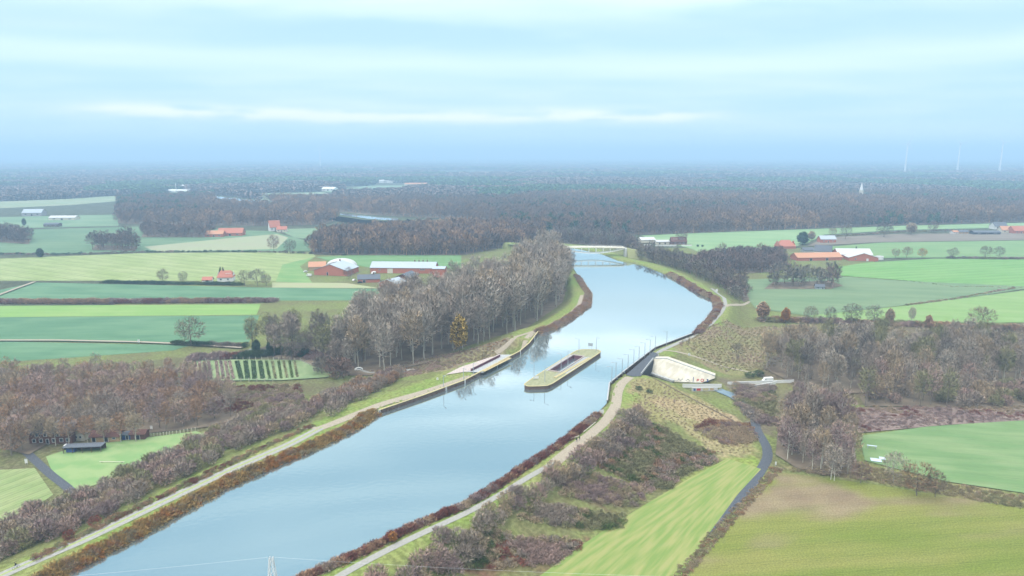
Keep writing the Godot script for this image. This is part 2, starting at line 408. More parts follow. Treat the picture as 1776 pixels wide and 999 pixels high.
func near_field(poly: PackedVector2Array) -> void:
	# winter corn coming up unevenly: green shoots, yellowed strips and bare soil
	var soil := pl([93.8,-226.6,105.5,-221.0,112.1,-212.0,99.7,-195.5,84.7,-188.9,72.1,-187.3,71.9,-197.2,84.4,-212.0])
	var r := Rect2(poly[0], Vector2.ZERO)
	for v in poly: r = r.expand(v)
	var na := nz_(201, 0.035, 4)
	var nb := nz_(202, 0.011, 3)
	var st := begin()
	var dir := Vector2(1, 0).rotated(deg_to_rad(-7.0))
	var cell := 2.5
	for j in int(r.size.y / cell) + 1:
		for i in int(r.size.x / cell) + 1:
			var c := r.position + Vector2(i, j) * cell
			var sq := PackedVector2Array([c, c + Vector2(cell, 0), c + Vector2(cell, cell), c + Vector2(0, cell)])
			for g in Geometry2D.intersect_polygons(poly, sq):
				var ids := Geometry2D.triangulate_polygon(g)
				for t in range(0, ids.size(), 3):
					var q := [ids[t], ids[t + 1], ids[t + 2]]
					if (g[q[1]] - g[q[0]]).cross(g[q[2]] - g[q[0]]) < 0.0: q = [q[0], q[2], q[1]]
					for k in q:
						var p: Vector2 = g[k]
						var u := Vector2(p.dot(dir), p.dot(dir.orthogonal()))
						var green := Color(0.165, 0.205, 0.04).lerp(Color(0.235, 0.235, 0.07), clampf(0.5 + 1.4 * na.get_noise_2d(u.x * 0.25, u.y * 1.6), 0, 1))
						var bare := Color(0.235, 0.175, 0.115).lerp(Color(0.29, 0.23, 0.14), clampf(0.5 + na.get_noise_2d(p.x * 2.0, p.y * 2.0), 0, 1))
						var f := 0.9 * nb.get_noise_2d(u.x * 0.6, u.y * 2.4) + 0.5 * na.get_noise_2d(u.x * 0.3 + 300.0, u.y * 2.0) - 0.12
						f += 0.45 * (1.0 if Geometry2D.is_point_in_polygon(p, soil) else clampf(1.0 - dist(p, soil) / 9.0, 0.0, 1.0))
						st.set_color(green.lerp(bare, smoothstep(-0.05, 0.4, f)))
						st.set_normal(Vector3.UP)
						st.set_uv(u / 23.0)
						st.set_uv2(Vector2(u.x / 30.0, u.y / 7.0))
						st.add_vertex(Vector3(p.x, LAND + 0.04, p.y))
	var m := mat(Color.WHITE, 1.0)
	m.vertex_color_use_as_albedo = true
	m.albedo_texture = noise_tex(203, 0.06, lin(0.72, 0.70, 0.66), Color.WHITE)
	m.detail_enabled = true
	m.detail_blend_mode = BaseMaterial3D.BLEND_MODE_MUL
	m.detail_uv_layer = BaseMaterial3D.DETAIL_UV_2
	m.detail_albedo = M.rows1
	structure(inst(st.commit(), m), "field")
func ribbon(pts: PackedVector2Array, width: float, called: String, m: Material, up := 0.06, width2 := -1.0, nc := 4, lv := 1.0) -> Node3D:
	# a strip that follows the ground
	var line := PackedVector2Array()
	for i in pts.size() - 1:
		var n := maxi(1, int(pts[i].distance_to(pts[i + 1]) / 2.5))
		for k in n: line.append(pts[i].lerp(pts[i + 1], float(k) / n))
	line.append(pts[pts.size() - 1])
	for r in 2: # round the bends
		var l2 := line.duplicate()
		for i in range(1, line.size() - 1): l2[i] = (line[i - 1] + line[i] * 2.0 + line[i + 1]) / 4.0
		line = l2
	var st := SurfaceTool.new()
	st.begin(Mesh.PRIMITIVE_TRIANGLES)
	var run := 0.0
	for i in line.size():
		var d := (line[mini(i + 1, line.size() - 1)] - line[maxi(i - 1, 0)]).normalized()
		var n := Vector2(-d.y, d.x)
		if i: run += line[i].distance_to(line[i - 1])
		var c := line[i]
		var w := width if width2 < 0.0 else lerpf(width, width2, float(i) / (line.size() - 1))
		for s in nc:
			var e := c + n * w * (s / (nc - 1.0) - 0.5)
			var y := hat(e.x, e.y)
			st.set_uv(Vector2(run / (9.0 * lv), s / (nc - 1.0) ))
			st.add_vertex(Vector3(e.x, y + up + (0.05 if s > 0 and s < nc - 1 else 0.0), e.y))
	for i in line.size() - 1:
		for s in nc - 1:
			var k := i * nc + s
			for q in [k, k + 1, k + nc + 1, k, k + nc + 1, k + nc]: st.add_index(q)
	st.generate_normals()
	return structure(inst(st.commit(), m), called)
func tex_mat(sd: int, freq: float, lo: Color, hi: Color, rough := 0.95) -> StandardMaterial3D:
	var m := mat(Color.WHITE, rough)
	m.albedo_texture = noise_tex(sd, freq, (lo * 0.82).linear_to_srgb(), (hi * 0.82).linear_to_srgb(), 256)
	return m
func paths() -> void:
	var gravel := tex_mat(41, 0.03, Color(0.30, 0.25, 0.19), Color(0.40, 0.34, 0.26))
	var track := tex_mat(42, 0.03, Color(0.27, 0.26, 0.235), Color(0.36, 0.345, 0.31))
	var tarmac := tex_mat(43, 0.03, Color(0.065, 0.07, 0.08), Color(0.11, 0.115, 0.13), 0.6)
	var verge := tex_mat(44, 0.03, Color(0.26, 0.33, 0.09), Color(0.33, 0.36, 0.13))
	M.gravel = gravel
	M.tarmac = tarmac
	var lp := pl([-132.8,-147.6,-128.5,-156.8,-117.0,-173.8,-104.5,-197.3,-94.2,-216.0,-81.0,-236.6,-73.5,-252.9])
	ribbon(lp, 4.2, "towpath", track, 0.10)
	ribbon(lp, 0.8, "towpath_grass_strip", verge, 0.14)
	ribbon(pl([-74.0,-251.7,-68.1,-259.4,-56.0,-277.4,-38.3,-294.0,-26.3,-307.6,-16.1,-319.7,-5.8,-334.6]), 4.4, "towpath", gravel, 0.10)
	ribbon(pl([2.5,-361.9,6.5,-378.4,12.7,-400.4,22.0,-413.1,36.5,-439.3,46.8,-472.6,52.8,-509.0]), 3.2, "towpath", gravel, 0.10)
	ribbon(pl([12.7,-400.4,4.0,-389.7,-9.1,-377.1]), 2.4, "footpath", gravel, 0.16)
	ribbon(pl([-74.2,-250.6,-77.1,-254.6,-82.0,-252.3]), 2.0, "footpath", gravel, 0.16)
	ribbon(pl([-48.2,-149.4,-41.5,-158.8,-33.4,-167.9,-25.9,-175.6,-13.7,-187.2,-5.3,-196.6,5.9,-211.3,14.8,-221.7]), 2.4, "towpath", track, 0.10)
	ribbon(pl([14.2,-220.8,21.8,-233.6,28.5,-243.9,37.3,-259.4,43.6,-276.0,46.9,-293.3,50.5,-305.1,55.8,-314.4]), 4.4, "towpath", gravel, 0.10)
	ribbon(pl([60.0,-326.0,79.6,-358.5,104.3,-388.4,123.2,-417.5,139.9,-451.1,150.3,-476.4,156.7,-500.4,160.0,-543.6]), 2.8, "towpath", track, 0.10)
	ribbon(pl([148.0,-468.9,160.5,-486.2,182.8,-520.7]), 2.5, "footpath", gravel, 0.14)
	ribbon(pl([81.4,-359.6,93.7,-358.8,109.0,-357.3,125.6,-342.4]), 1.6, "footpath", gravel, 0.12)
	ribbon(pl([27.4,-153.0,42.9,-171.3,62.5,-195.5,82.4,-220.1,95.2,-240.7,98.6,-251.1,100.5,-268.2,104.6,-282.9]), 3.6, "lane", tarmac, 0.10)
	var mown := tex_mat(45, 0.045, Color(0.175, 0.245, 0.065), Color(0.285, 0.285, 0.105))
	ribbon(pl([17.4,-153.1,31.3,-172.7,47.9,-193.9,68.0,-218.2,84.7,-236.0]), 34.0, "mown_grass", mown, 0.16, 13.0, 16, 30.0)
	ribbon(pl([-193.2,-253.8,-176.6,-239.3,-162.0,-226.6,-150.6,-217.6,-145.6,-212.8]), 3.0, "lane", tarmac, 0.10)
	ribbon(pl([-330.8,-405.0,-274.9,-405.0,-224.0,-401.1,-190.6,-396.0,-157.0,-388.5]), 2.6, "farm_road", gravel, 0.9)
	ribbon(pl([-407.3,-526.8,-416.3,-571.5,-420.4,-595.4,-421.6,-600.9]), 3.0, "farm_road", gravel, 0.9)
	ribbon(pl([-152.7,-386.1,-128.3,-382.6,-106.5,-375.6,-73.8,-342.2,-50.9,-349.0]), 4.0, "lane", track, 0.3)
# ---------------------------------------------------------------- plants
func tube(st: SurfaceTool, a: Vector3, b: Vector3, ra: float, rb: float, sides: int, c: Color) -> void:
	var d := (b - a).normalized()
	var u := d.cross(Vector3.RIGHT if absf(d.x) < 0.8 else Vector3.UP).normalized()
	var v := d.cross(u)
	for i in sides:
		var t0 := TAU * i / sides
		var t1 := TAU * (i + 1) / sides
		var n0 := u * cos(t0) + v * sin(t0)
		var n1 := u * cos(t1) + v * sin(t1)
		var q := [[a + n0 * ra, n0], [b + n0 * rb, n0], [b + n1 * rb, n1], [a + n0 * ra, n0], [b + n1 * rb, n1], [a + n1 * ra, n1]]
		for k in q:
			st.set_color(c)
			st.set_normal(k[1])
			st.add_vertex(k[0])
func sliver(st: SurfaceTool, p: Vector3, d: Vector3, l: float, w: float, c: Color) -> void:
	var s := d.cross(Vector3(rf(-1, 1), rf(-1, 1), rf(-1, 1))).normalized() * w * 0.5
	var n := s.cross(d).normalized()
	if n.y < 0.0: n = -n
	for v in [p - s, p + s, p + d * l]:
		st.set_color(c)
		st.set_normal(n)
		st.add_vertex(v)
func leaf(st: SurfaceTool, p: Vector3, r: float, c: Color) -> void:
	var a := Vector3(rf(-1, 1), rf(-1, 1), rf(-1, 1)).normalized()
	var b := a.cross(Vector3(rf(-1, 1), rf(-1, 1), rf(-1, 1))).normalized()
	var n := a.cross(b).normalized()
	if n.y < 0.0: n = -n
	for v in [p + a * r, p - a * r * 0.6 + b * r, p - a * r * 0.5 - b * r * 0.9]:
		st.set_color(c)
		st.set_normal(n)
		st.add_vertex(v)
func begin() -> SurfaceTool:
	var st := SurfaceTool.new()
	st.begin(Mesh.PRIMITIVE_TRIANGLES)
	return st
# o: h height, r crown radius, base height of the crown as a share, limbs, n sprays, tw twig length, w twig width, up how steeply twigs rise,
# leaf radius (0 for bare), top squareness, stems
func plant(o: Dictionary) -> Array:
	var ts := begin()
	var cs := begin()
	var bark := Color(1, 1, 1)
	var h: float = o.h
	var r: float = o.r
	var cb: float = o.base * h
	var mid := Vector3(0, (cb + h) * 0.5, 0)
	var hh := (h - cb) * 0.5
	var stems: int = o.get("stems", 1)
	var tips := []
	for s in stems:
		var off := Vector3.ZERO if stems == 1 else Vector3(rf(-1, 1), 0, rf(-1, 1)) * r * 0.35
		var top := mid + Vector3(rf(-0.15, 0.15) * r, hh * 0.55, rf(-0.15, 0.15) * r) + off * 1.8
		var tr: float = o.get("trunk", h * 0.017)
		var p := off + Vector3(0, -0.3, 0)
		var n := 5
		for k in n:
			var q := off.lerp(top, float(k + 1) / n) + Vector3(rf(-1, 1), 0, rf(-1, 1)) * r * 0.035
			tube(ts, p, q, tr * (1.0 - 0.75 * k / n), tr * (1.0 - 0.75 * (k + 1.0) / n), 6, bark)
			p = q
		for k in int(o.limbs / float(stems)):
			var f := rf(maxf(o.base * 0.75, 0.12), 0.92)
			var a0 := off.lerp(top, clampf(f, 0.0, 1.0) * 0.98)
			var ang := rf(0, TAU)
			var reach := r * rf(0.55, 0.95) * sqrt(maxf(0.05, 1.0 - pow(clampf((a0.y + hh * 0.25 - mid.y) / hh, -1, 1), 2.0)))
			var a1 := a0 + Vector3(cos(ang) * reach, reach * (o.up * 0.9 + rf(-0.1, 0.35)), sin(ang) * reach)
			a1.y = minf(a1.y, h * 0.97)
			var am := a0.lerp(a1, 0.5) + Vector3(0, -reach * 0.07, 0)
			var lr := tr * (0.48 - 0.25 * f)
			tube(ts, a0, am, lr, lr * 0.6, 4, bark)
			tube(ts, am, a1, lr * 0.6, lr * 0.2, 3, bark)
			tips.append(am.lerp(a1, 0.4))
			tips.append(a1)
			for j in 3:
				var b1 := am.lerp(a1, rf(0, 0.8))
				var b2 := b1 + (Vector3(rf(-1, 1), rf(-0.1, 1.0), rf(-1, 1)).normalized() + (b1 - a0).normalized() * 0.6) * reach * 0.4
				tube(ts, b1, b2, lr * 0.4, lr * 0.12, 3, bark)
				tips.append(b2)
	var no := nz_(rng.randi() % 9999, 1.6 / r, 2)
	var done := 0
	var tries := 0
	while done < o.n and tries < o.n * 8:
		tries += 1
		var v := Vector3(rf(-1, 1), rf(-1, 1), rf(-1, 1))
		if v.length() > 1.0: continue
		var p := mid + Vector3(v.x * r, v.y * hh, v.z * r)
		var taper: float = 1.0 - o.get("cone", 0.0) * (v.y * 0.5 + 0.5)
		p.x *= taper
		p.z *= taper
		# clumps and gaps; more twigs out towards the surface
		var lump := no.get_noise_3dv(p)
		if v.length() > 0.80 + 0.45 * lump + rf(0, 0.12): continue
		if lump < -0.22 + rf(-0.12, 0.12): continue
		if rng.randf() > 0.25 + v.length(): continue
		var out := (p - mid) / Vector3(r, hh, r)
		out.y += o.up
		var tone := 0.8 + 0.5 * lump + rf(-0.12, 0.12)
		var warm := rf(-0.06, 0.06) + 0.12 * lump
		var c := Color(tone * (1.0 + warm), tone, tone * (1.0 - warm))
		for k in 5:
			if o.get("leaf", 0.0) > 0.0:
				leaf(cs, p + Vector3(rf(-1, 1), rf(-1, 1), rf(-1, 1)) * o.leaf * 2.2, o.leaf * rf(0.7, 1.2), c)
			else:
				var d := (out.normalized() + Vector3(rf(-1, 1), rf(-0.8, 0.8), rf(-1, 1)) * 0.75).normalized()
				sliver(cs, p, d, o.tw * rf(0.6, 1.3), o.w * rf(0.7, 1.4), c)
		done += 1
	return [ts.commit(), cs.commit()]
func whole(a: Array) -> ArrayMesh: # trunk and crown as two surfaces of one mesh, for the mass of a wood
	var m := ArrayMesh.new()
	for k in 2: m.add_surface_from_arrays(Mesh.PRIMITIVE_TRIANGLES, a[k].surface_get_arrays(0))
	return m
var K := {}
func plant_kinds() -> void:
	for q in [
		["broad", 4, {h = 14.0, r = 6.2, base = 0.20, limbs = 16, n = 620, tw = 1.3, w = 0.085, up = 0.45}],
		["tall", 5, {h = 22.0, r = 4.6, base = 0.30, limbs = 22, n = 720, tw = 1.6, w = 0.09, up = 0.95, trunk = 0.26}],
		["slim", 4, {h = 15.0, r = 2.7, base = 0.24, limbs = 14, n = 360, tw = 1.2, w = 0.075, up = 0.8, trunk = 0.15}],
		["shrub", 6, {h = 5.0, r = 3.1, base = 0.06, limbs = 14, n = 400, tw = 0.95, w = 0.075, up = 0.75, stems = 4, trunk = 0.09}],
		["leafy", 3, {h = 11.0, r = 4.2, base = 0.14, limbs = 12, n = 1100, tw = 1.0, w = 0.1, up = 0.5, leaf = 0.24, cone = 0.3}],
		["evergreen", 3, {h = 9.0, r = 3.6, base = 0.04, limbs = 8, n = 1000, tw = 1.0, w = 0.1, up = 0.4, leaf = 0.26, cone = 0.35}],
		["brush", 4, {h = 1.5, r = 1.5, base = 0.0, limbs = 5, n = 120, tw = 0.6, w = 0.06, up = 0.6, stems = 3, trunk = 0.04}],
		["far", 6, {h = 16.0, r = 5.4, base = 0.22, limbs = 7, n = 95, tw = 2.6, w = 0.32, up = 0.6, trunk = 0.3}],
		["fargreen", 2, {h = 15.0, r = 4.2, base = 0.06, limbs = 3, n = 110, tw = 2.0, w = 0.4, up = 0.4, leaf = 0.7, cone = 0.5}],
	]:
		var l := []
		for k in q[1]:
			var o: Dictionary = q[2].duplicate()
			o.h *= rf(0.92, 1.08)
			o.r *= rf(0.9, 1.12)
			l.append(plant(o))
		K[q[0]] = l
	var tw := {grey = Color(0.580, 0.465, 0.385),
		pale = Color(0.700, 0.590, 0.490),
		purple = Color(0.510, 0.365, 0.345),
		rust = Color(0.630, 0.383, 0.240),
		tan = Color(0.660, 0.500, 0.340),
		dark = Color(0.345, 0.285, 0.247),
		olive = Color(0.450, 0.420, 0.225),
		pink = Color(0.650, 0.450, 0.390),
		red = Color(0.420, 0.130, 0.090),
		orange = Color(0.620, 0.270, 0.070),
		gold = Color(0.600, 0.400, 0.090),
		green = Color(0.100, 0.170, 0.070),
		mid = Color(0.170, 0.240, 0.070),
		bluegreen = Color(0.070, 0.140, 0.080),
		reed = Color(0.700, 0.450, 0.160),
		berry = Color(0.340, 0.130, 0.100),
		straw = Color(0.540, 0.440, 0.270),
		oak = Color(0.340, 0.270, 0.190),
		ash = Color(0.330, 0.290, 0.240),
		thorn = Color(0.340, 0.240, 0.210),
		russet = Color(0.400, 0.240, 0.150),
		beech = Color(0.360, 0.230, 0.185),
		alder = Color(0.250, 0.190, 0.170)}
	for k in tw:
		var m := mat(tw[k].linear_to_srgb(), 0.95)
		m.vertex_color_use_as_albedo = true
		M["t_" + k] = m
	M.tint = tw
	for q in [["bark", Color(0.25, 0.21, 0.17)], ["palebark", Color(0.50, 0.46, 0.38)], ["whitebark", Color(0.68, 0.64, 0.55)], ["darkbark", Color(0.15, 0.125, 0.11)]]:
		M[q[0]] = tex_mat(51, 0.05, q[1] * 0.8, q[1] * 1.15)
	M.copies = mat(Color.WHITE, 0.95)
	M.copies.vertex_color_use_as_albedo = true
	M.copybark = mat(lin(0.8, 0.75, 0.68), 0.95)
	M.copybark.vertex_color_use_as_albedo = true
func scatter(poly: PackedVector2Array, gap: float) -> PackedVector2Array:
	var r := Rect2(poly[0], Vector2.ZERO)
	for v in poly: r = r.expand(v)
	var o := PackedVector2Array()
	var j := 0
	var z := r.position.y
	while z < r.end.y:
		var x := r.position.x + (gap * 0.5 if j % 2 else 0.0)
		while x < r.end.x:
			var p := Vector2(x + rf(-0.38, 0.38) * gap, z + rf(-0.38, 0.38) * gap)
			if Geometry2D.is_point_in_polygon(p, poly): o.append(p)
			x += gap
		z += gap * 0.87
		j += 1
	return o
func in_view(p: Vector2, grow := 1.06) -> bool:
	return -p.y > 140.0 and absf(p.x) < -p.y * 0.75 * grow + 12.0
# one tree or shrub: trunk and crown under a node at its foot
func tree(kind: String, p: Vector2, size: float, twig: String, bark: String, called: String, label: String, category: String, group := "", wide := 1.0) -> Node3D:
	var l: Array = K[kind]
	var a: Array = l[rng.randi() % l.size()]
	var o := Node3D.new()
	o.name = called
	add_child(o, true)
	o.position = on(p.x, p.y, -0.05)
	o.rotation.y = rf(0, TAU)
	o.scale = Vector3(size * wide, size, size * wide)
	var t := inst(a[0], M[bark])
	t.name = "trunk" if category == "tree" else "stem"
	o.add_child(t)
	var c := inst(a[1], M["t_" + twig])
	c.name = "crown" if category == "tree" else "foliage"
	o.add_child(c)
	o.set_meta("label", label)
	o.set_meta("category", category)
	if group: o.set_meta("group", group)
	return o
func pick(a: Array) -> String: return a[rng.randi() % a.size()]
var words := {grey = "grey", pale = "pale", purple = "purplish", rust = "russet", tan = "tan", dark = "dark", olive = "olive", pink = "pinkish"}
func wood(poly: PackedVector2Array, gap: float, kinds: Array, twigs: Array, bark: String, lo: float, hi: float, called: String, noun: String, where: String, category: String, group: String, wide := 1.0) -> int:
	var pts := []
	for p in scatter(poly, gap):
		if not in_view(p) or dist(p, WL) < 2.0: continue
		pts.append(p)
	var az := []
	var dz := []
	for p in pts:
		az.append(p.x / -p.y)
		dz.append(-p.y)
	az.sort()
	dz.sort()
	for p in pts:
		var size := rf(lo, hi)
		var scaled := size * (1.22 if called == "tall_bare_tree" and dist(p, WL) < 55.0 else 1.0) # the poplars next to the bank are the oldest
		var twig := pick(twigs)
		var fx := float(az.bsearch(p.x / -p.y)) / pts.size()
		var fz := float(dz.bsearch(-p.y)) / pts.size()
		var row: String = ["front", "middle", "back"][mini(2, int(fz * 3.0))]
		var end: String = ["leftmost quarter", "left half", "right half", "rightmost quarter"][mini(3, int(fx * 4.0))]
		var tall: String = ["low", "medium", "high"][mini(2, int((size - lo) / (hi - lo) * 3.0))]
		tree(pick(kinds), p, scaled, twig, bark, called, "%s %s %s, %s of %s, %s" % [tall, words[twig], noun, row, where, end], category, group, wide)
	return pts.size()
func in_any(p: Vector2, l: Array) -> bool:
	for q in l:
		if Geometry2D.is_point_in_polygon(p, q): return true
	return false
func mass(pts: Array, kinds: Array, called: String, label: String, category: String) -> void:
	# pts: [x, z, size, tint]; a mass too many to count, one object for each shape
	var l := []
	for k in kinds: l.append_array(K[k])
	var by := []
	for k in l: by.append([])
	for p in pts: by[rng.randi() % l.size()].append(p)
	var root := Node3D.new()
	root.name = called
	root.set_meta("kind", "stuff")
	root.set_meta("label", label)
	root.set_meta("category", category)
	add_child(root, true)
	for k in l.size():
		if by[k].is_empty(): continue
		var mm := MultiMesh.new()
		mm.transform_format = MultiMesh.TRANSFORM_3D
		mm.use_colors = true
		var me := whole(l[k])
		me.surface_set_material(0, M.copybark)
		me.surface_set_material(1, M.copies)
		mm.mesh = me
		mm.instance_count = by[k].size()
		for i in by[k].size():
			var p: Array = by[k][i]
			var b := Basis(Vector3.UP, rf(0, TAU)).scaled(Vector3(p[2] * rf(0.9, 1.15), p[2] * rf(0.85, 1.15), p[2] * rf(0.9, 1.15)))
			mm.set_instance_transform(i, Transform3D(b, on(p[0], p[1], -0.05)))
			mm.set_instance_color(i, p[3])
		var mi := MultiMeshInstance3D.new()
		mi.name = "tree_mass"
		mi.multimesh = mm
		root.add_child(mi, true)
func tinted(names: Array, v := 0.12) -> Color:
	var c: Color = M.tint[pick(names)]
	var k := rf(1.0 - v, 1.0 + v)
	return Color(c.r * k, c.g * k, c.b * k)
func floor_(poly: PackedVector2Array, called := "woodland_floor") -> void:
	if not M.has("litter"): M.litter = tex_mat(61, 0.02, Color(0.13, 0.10, 0.075), Color(0.21, 0.165, 0.115))
	field_no += 1
	sheet(poly, called, M.litter, LAND + 0.03 + 0.012 * field_no, 0.0, 60.0, 60.0)

func woods() -> void:
	plant_kinds()
	# --- the wood on the left bank
	var a := pl([-87.7,-338.4,-73.0,-338.4,-57.1,-350.0,-34.7,-371.1,-13.0,-397.2,10.0,-433.1,38.0,-512.0,47.3,-574.1,46.9,-630.3,42.7,-683.5,23.5,-662.5,-1.5,-589.9,-31.0,-535.7,-55.7,-510.0,-75.9,-472.0,-95.4,-448.5,-98.1,-394.7])
	floor_(a)
	wood(a, 10.2, ["tall", "tall", "tall", "slim"], ["pale", "grey", "pale", "tan", "grey"], "palebark", 1.12, 1.5, "tall_bare_tree", "bare tree", "the left bank wood", "tree", "tall bare trees on the left bank", 0.98)
	var b := pl([-150.5,-380.2,-143.2,-397.2,-115.2,-407.6,-91.3,-394.7,-78.5,-365.6,-85.7,-342.2,-99.7,-350.0])
	floor_(b)
	wood(b, 9.5, ["tall", "broad"], ["dark", "grey", "olive"], "darkbark", 0.85, 1.1, "dark_bare_tree", "bare tree", "the lane side clump", "tree", "dark bare trees by the lane")
	# --- the reddish wood at the left edge
	var c := pl([-209.0,-253.8,-262.3,-324.0,-221.5,-331.0,-163.0,-335.6,-130.7,-306.0,-115.8,-280.9,-125.9,-270.1,-146.7,-264.0,-180.1,-265.2,-181.5,-243.3])
	floor_(c)
	wood(c, 7.4, ["broad", "slim", "slim", "broad"], ["rust", "pink", "purple", "grey", "tan", "pink"], "bark", 0.72, 1.0, "russet_bare_tree", "bare tree", "the dark house wood", "tree", "russet trees at the left edge")
	for q in [[[-183.8,-253.8], "leftmost"], [[-177.1,-252.2], "second"], [[-171.4,-251.6], "third"], [[-165.4,-253.3], "fourth"], [[-159.8,-254.9], "fifth"], [[-153.6,-255.5], "sixth"], [[-148.0,-256.0], "rightmost"]]:
		tree("tall", Vector2(q[0][0], q[0][1]), rf(0.5, 0.62), pick(["tan", "rust", "grey"]), "palebark", "pale_stemmed_tree", "%s of the pale stemmed trees before the dark house" % q[1], "tree", "trees before the dark house", 1.25)
	# --- shrubs on the embankments
	wood(pl([-135.5,-158.3,-155.1,-182.8,-149.9,-199.8,-140.0,-210.5,-134.9,-231.0,-124.2,-250.6,-112.8,-273.2,-98.1,-287.7,-86.9,-288.5,-78.7,-272.9,-83.7,-257.8,-95.3,-239.7,-104.7,-217.7,-117.9,-189.3,-129.6,-171.0]), 4.7, ["shrub"], ["grey", "purple", "olive", "grey", "tan", "pink"], "bark", 0.75, 1.15, "bare_shrub", "leafless shrub", "left towpath thicket", "shrub", "thicket beside the left towpath")
	wood(pl([-86.9,-288.5,-79.8,-317.4,-59.1,-343.3,-53.3,-325.5,-62.7,-288.6,-73.2,-265.8]), 5.2, ["shrub"], ["grey", "grey", "rust", "purple"], "bark", 0.8, 1.2, "bare_shrub", "leafless shrub", "thicket by nursery plot", "shrub", "thicket by the nursery plot")
	wood(pl([-39.6,-147.8,-29.4,-160.9,-15.9,-177.5,-1.4,-194.5,13.8,-213.3,24.9,-228.8,37.9,-249.2,48.7,-271.5,53.6,-268.5,53.6,-256.1,41.3,-235.9,27.0,-220.7,16.1,-205.1,6.5,-193.3,-1.3,-182.2,-7.6,-173.3,-11.9,-165.5,-17.0,-154.6]), 4.6, ["shrub"], ["grey", "purple", "grey", "pink", "tan"], "bark", 0.75, 1.1, "grey_shrub", "leafless shrub", "right towpath thicket", "shrub", "thicket below the right towpath")
	# --- right hand woods
	var d := pl([132.8,-350.0,141.2,-315.6,160.9,-310.7,188.0,-320.6,260.6,-324.0,300.4,-376.7,250.8,-386.1,163.6,-384.9,142.7,-368.9])
	floor_(d)
	wood(d, 8.0, ["tall", "tall", "slim"], ["grey", "pale", "dark", "tan", "olive"], "palebark", 0.72, 0.95, "grey_bare_tree", "bare tree", "the right hand wood", "tree", "grey trees of the right wood")
	var e := pl([158.0,-294.0,173.4,-294.0,234.8,-289.8,254.2,-315.6,186.2,-317.2,162.0,-307.5])
	floor_(e)
	wood(e, 6.5, ["shrub", "slim", "shrub"], ["pink", "grey", "olive", "tan"], "bark", 0.9, 1.35, "young_bare_tree", "young tree", "right wood's front edge", "tree", "young trees edging the right wood")
	var f := pl([99.0,-243.3,102.2,-232.6,109.8,-226.2,122.8,-228.0,133.3,-253.8,139.6,-287.7,129.9,-294.7,111.8,-274.4])
	floor_(f)
	wood(f, 6.0, ["broad", "slim", "slim", "tall"], ["purple", "pink", "purple", "grey", "tan"], "whitebark", 0.65, 0.95, "purple_bare_tree", "bare tree", "clump by dark lane", "tree", "purplish clump by the lane")
	# --- farther woods, each a mass
	var far := []
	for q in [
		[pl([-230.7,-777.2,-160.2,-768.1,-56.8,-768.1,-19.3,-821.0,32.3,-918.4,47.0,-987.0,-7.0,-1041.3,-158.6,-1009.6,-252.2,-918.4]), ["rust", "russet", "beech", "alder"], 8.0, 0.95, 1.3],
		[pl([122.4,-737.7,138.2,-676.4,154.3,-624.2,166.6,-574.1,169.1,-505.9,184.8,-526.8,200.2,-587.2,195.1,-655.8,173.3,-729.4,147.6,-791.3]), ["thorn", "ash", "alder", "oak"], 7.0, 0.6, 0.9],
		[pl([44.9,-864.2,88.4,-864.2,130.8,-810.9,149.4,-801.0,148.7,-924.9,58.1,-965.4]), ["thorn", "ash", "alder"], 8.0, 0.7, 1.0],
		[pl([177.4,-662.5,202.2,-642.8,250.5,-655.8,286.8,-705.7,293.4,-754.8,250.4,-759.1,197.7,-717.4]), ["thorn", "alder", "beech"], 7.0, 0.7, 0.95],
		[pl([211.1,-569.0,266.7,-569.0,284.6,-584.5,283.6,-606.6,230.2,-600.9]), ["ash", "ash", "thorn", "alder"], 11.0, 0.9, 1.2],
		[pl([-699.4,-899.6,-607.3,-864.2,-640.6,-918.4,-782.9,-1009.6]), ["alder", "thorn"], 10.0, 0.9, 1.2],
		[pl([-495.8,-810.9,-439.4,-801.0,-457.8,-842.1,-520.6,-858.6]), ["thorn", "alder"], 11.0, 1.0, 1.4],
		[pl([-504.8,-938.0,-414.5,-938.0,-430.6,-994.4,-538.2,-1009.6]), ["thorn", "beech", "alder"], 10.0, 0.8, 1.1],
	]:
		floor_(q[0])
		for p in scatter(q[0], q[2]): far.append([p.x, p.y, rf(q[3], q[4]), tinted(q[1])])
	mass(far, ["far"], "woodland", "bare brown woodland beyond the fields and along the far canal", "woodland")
	far = []
	var green := []
	var clear := [pl([-851.9,-1980.9,-583.4,-1684.2,-482.8,-1417.7,-655.4,-1530.9]), pl([-351.8,-1388.4,-201.2,-1246.1,-172.7,-1083.8,-291.8,-1159.4]), pl([-1050.5,-2104.1,-944.4,-2104.1,-813.9,-1820.7,-904.4,-1796.4]), pl([-560.5,-2856.9,-300.0,-2635.5,-250.6,-2281.2,-491.9,-2402.4]), pl([-610.8,-2206.9,-539.7,-2206.9,-468.1,-1924.5,-538.2,-1924.5])]
	far_fields.append_array(clear)
	var nn := nz_(77, 0.0016, 3)
	for q in [
		[pl([30.8,-994.4,163.1,-965.4,249.2,-987.0,617.6,-1101.8,918.0,-1169.6,1479.0,-1897.4,175.9,-1897.4,-38.6,-1663.4,-28.3,-1212.1,10.4,-1041.3]), 10.5, 1.0, 1.35],
		[pl([-643.4,-1129.9,-508.7,-1092.8,-372.0,-1092.8,-303.9,-1111.0,-291.3,-1307.0,-196.8,-1257.8,-27.3,-1169.6,-38.6,-1663.4,-237.4,-1705.6,-387.6,-1623.3,-576.5,-1705.6,-716.5,-1772.8,-898.3,-1845.6,-941.6,-1663.4]), 12.0, 0.9, 1.3],
	]:
		floor_(q[0], "forest_floor")
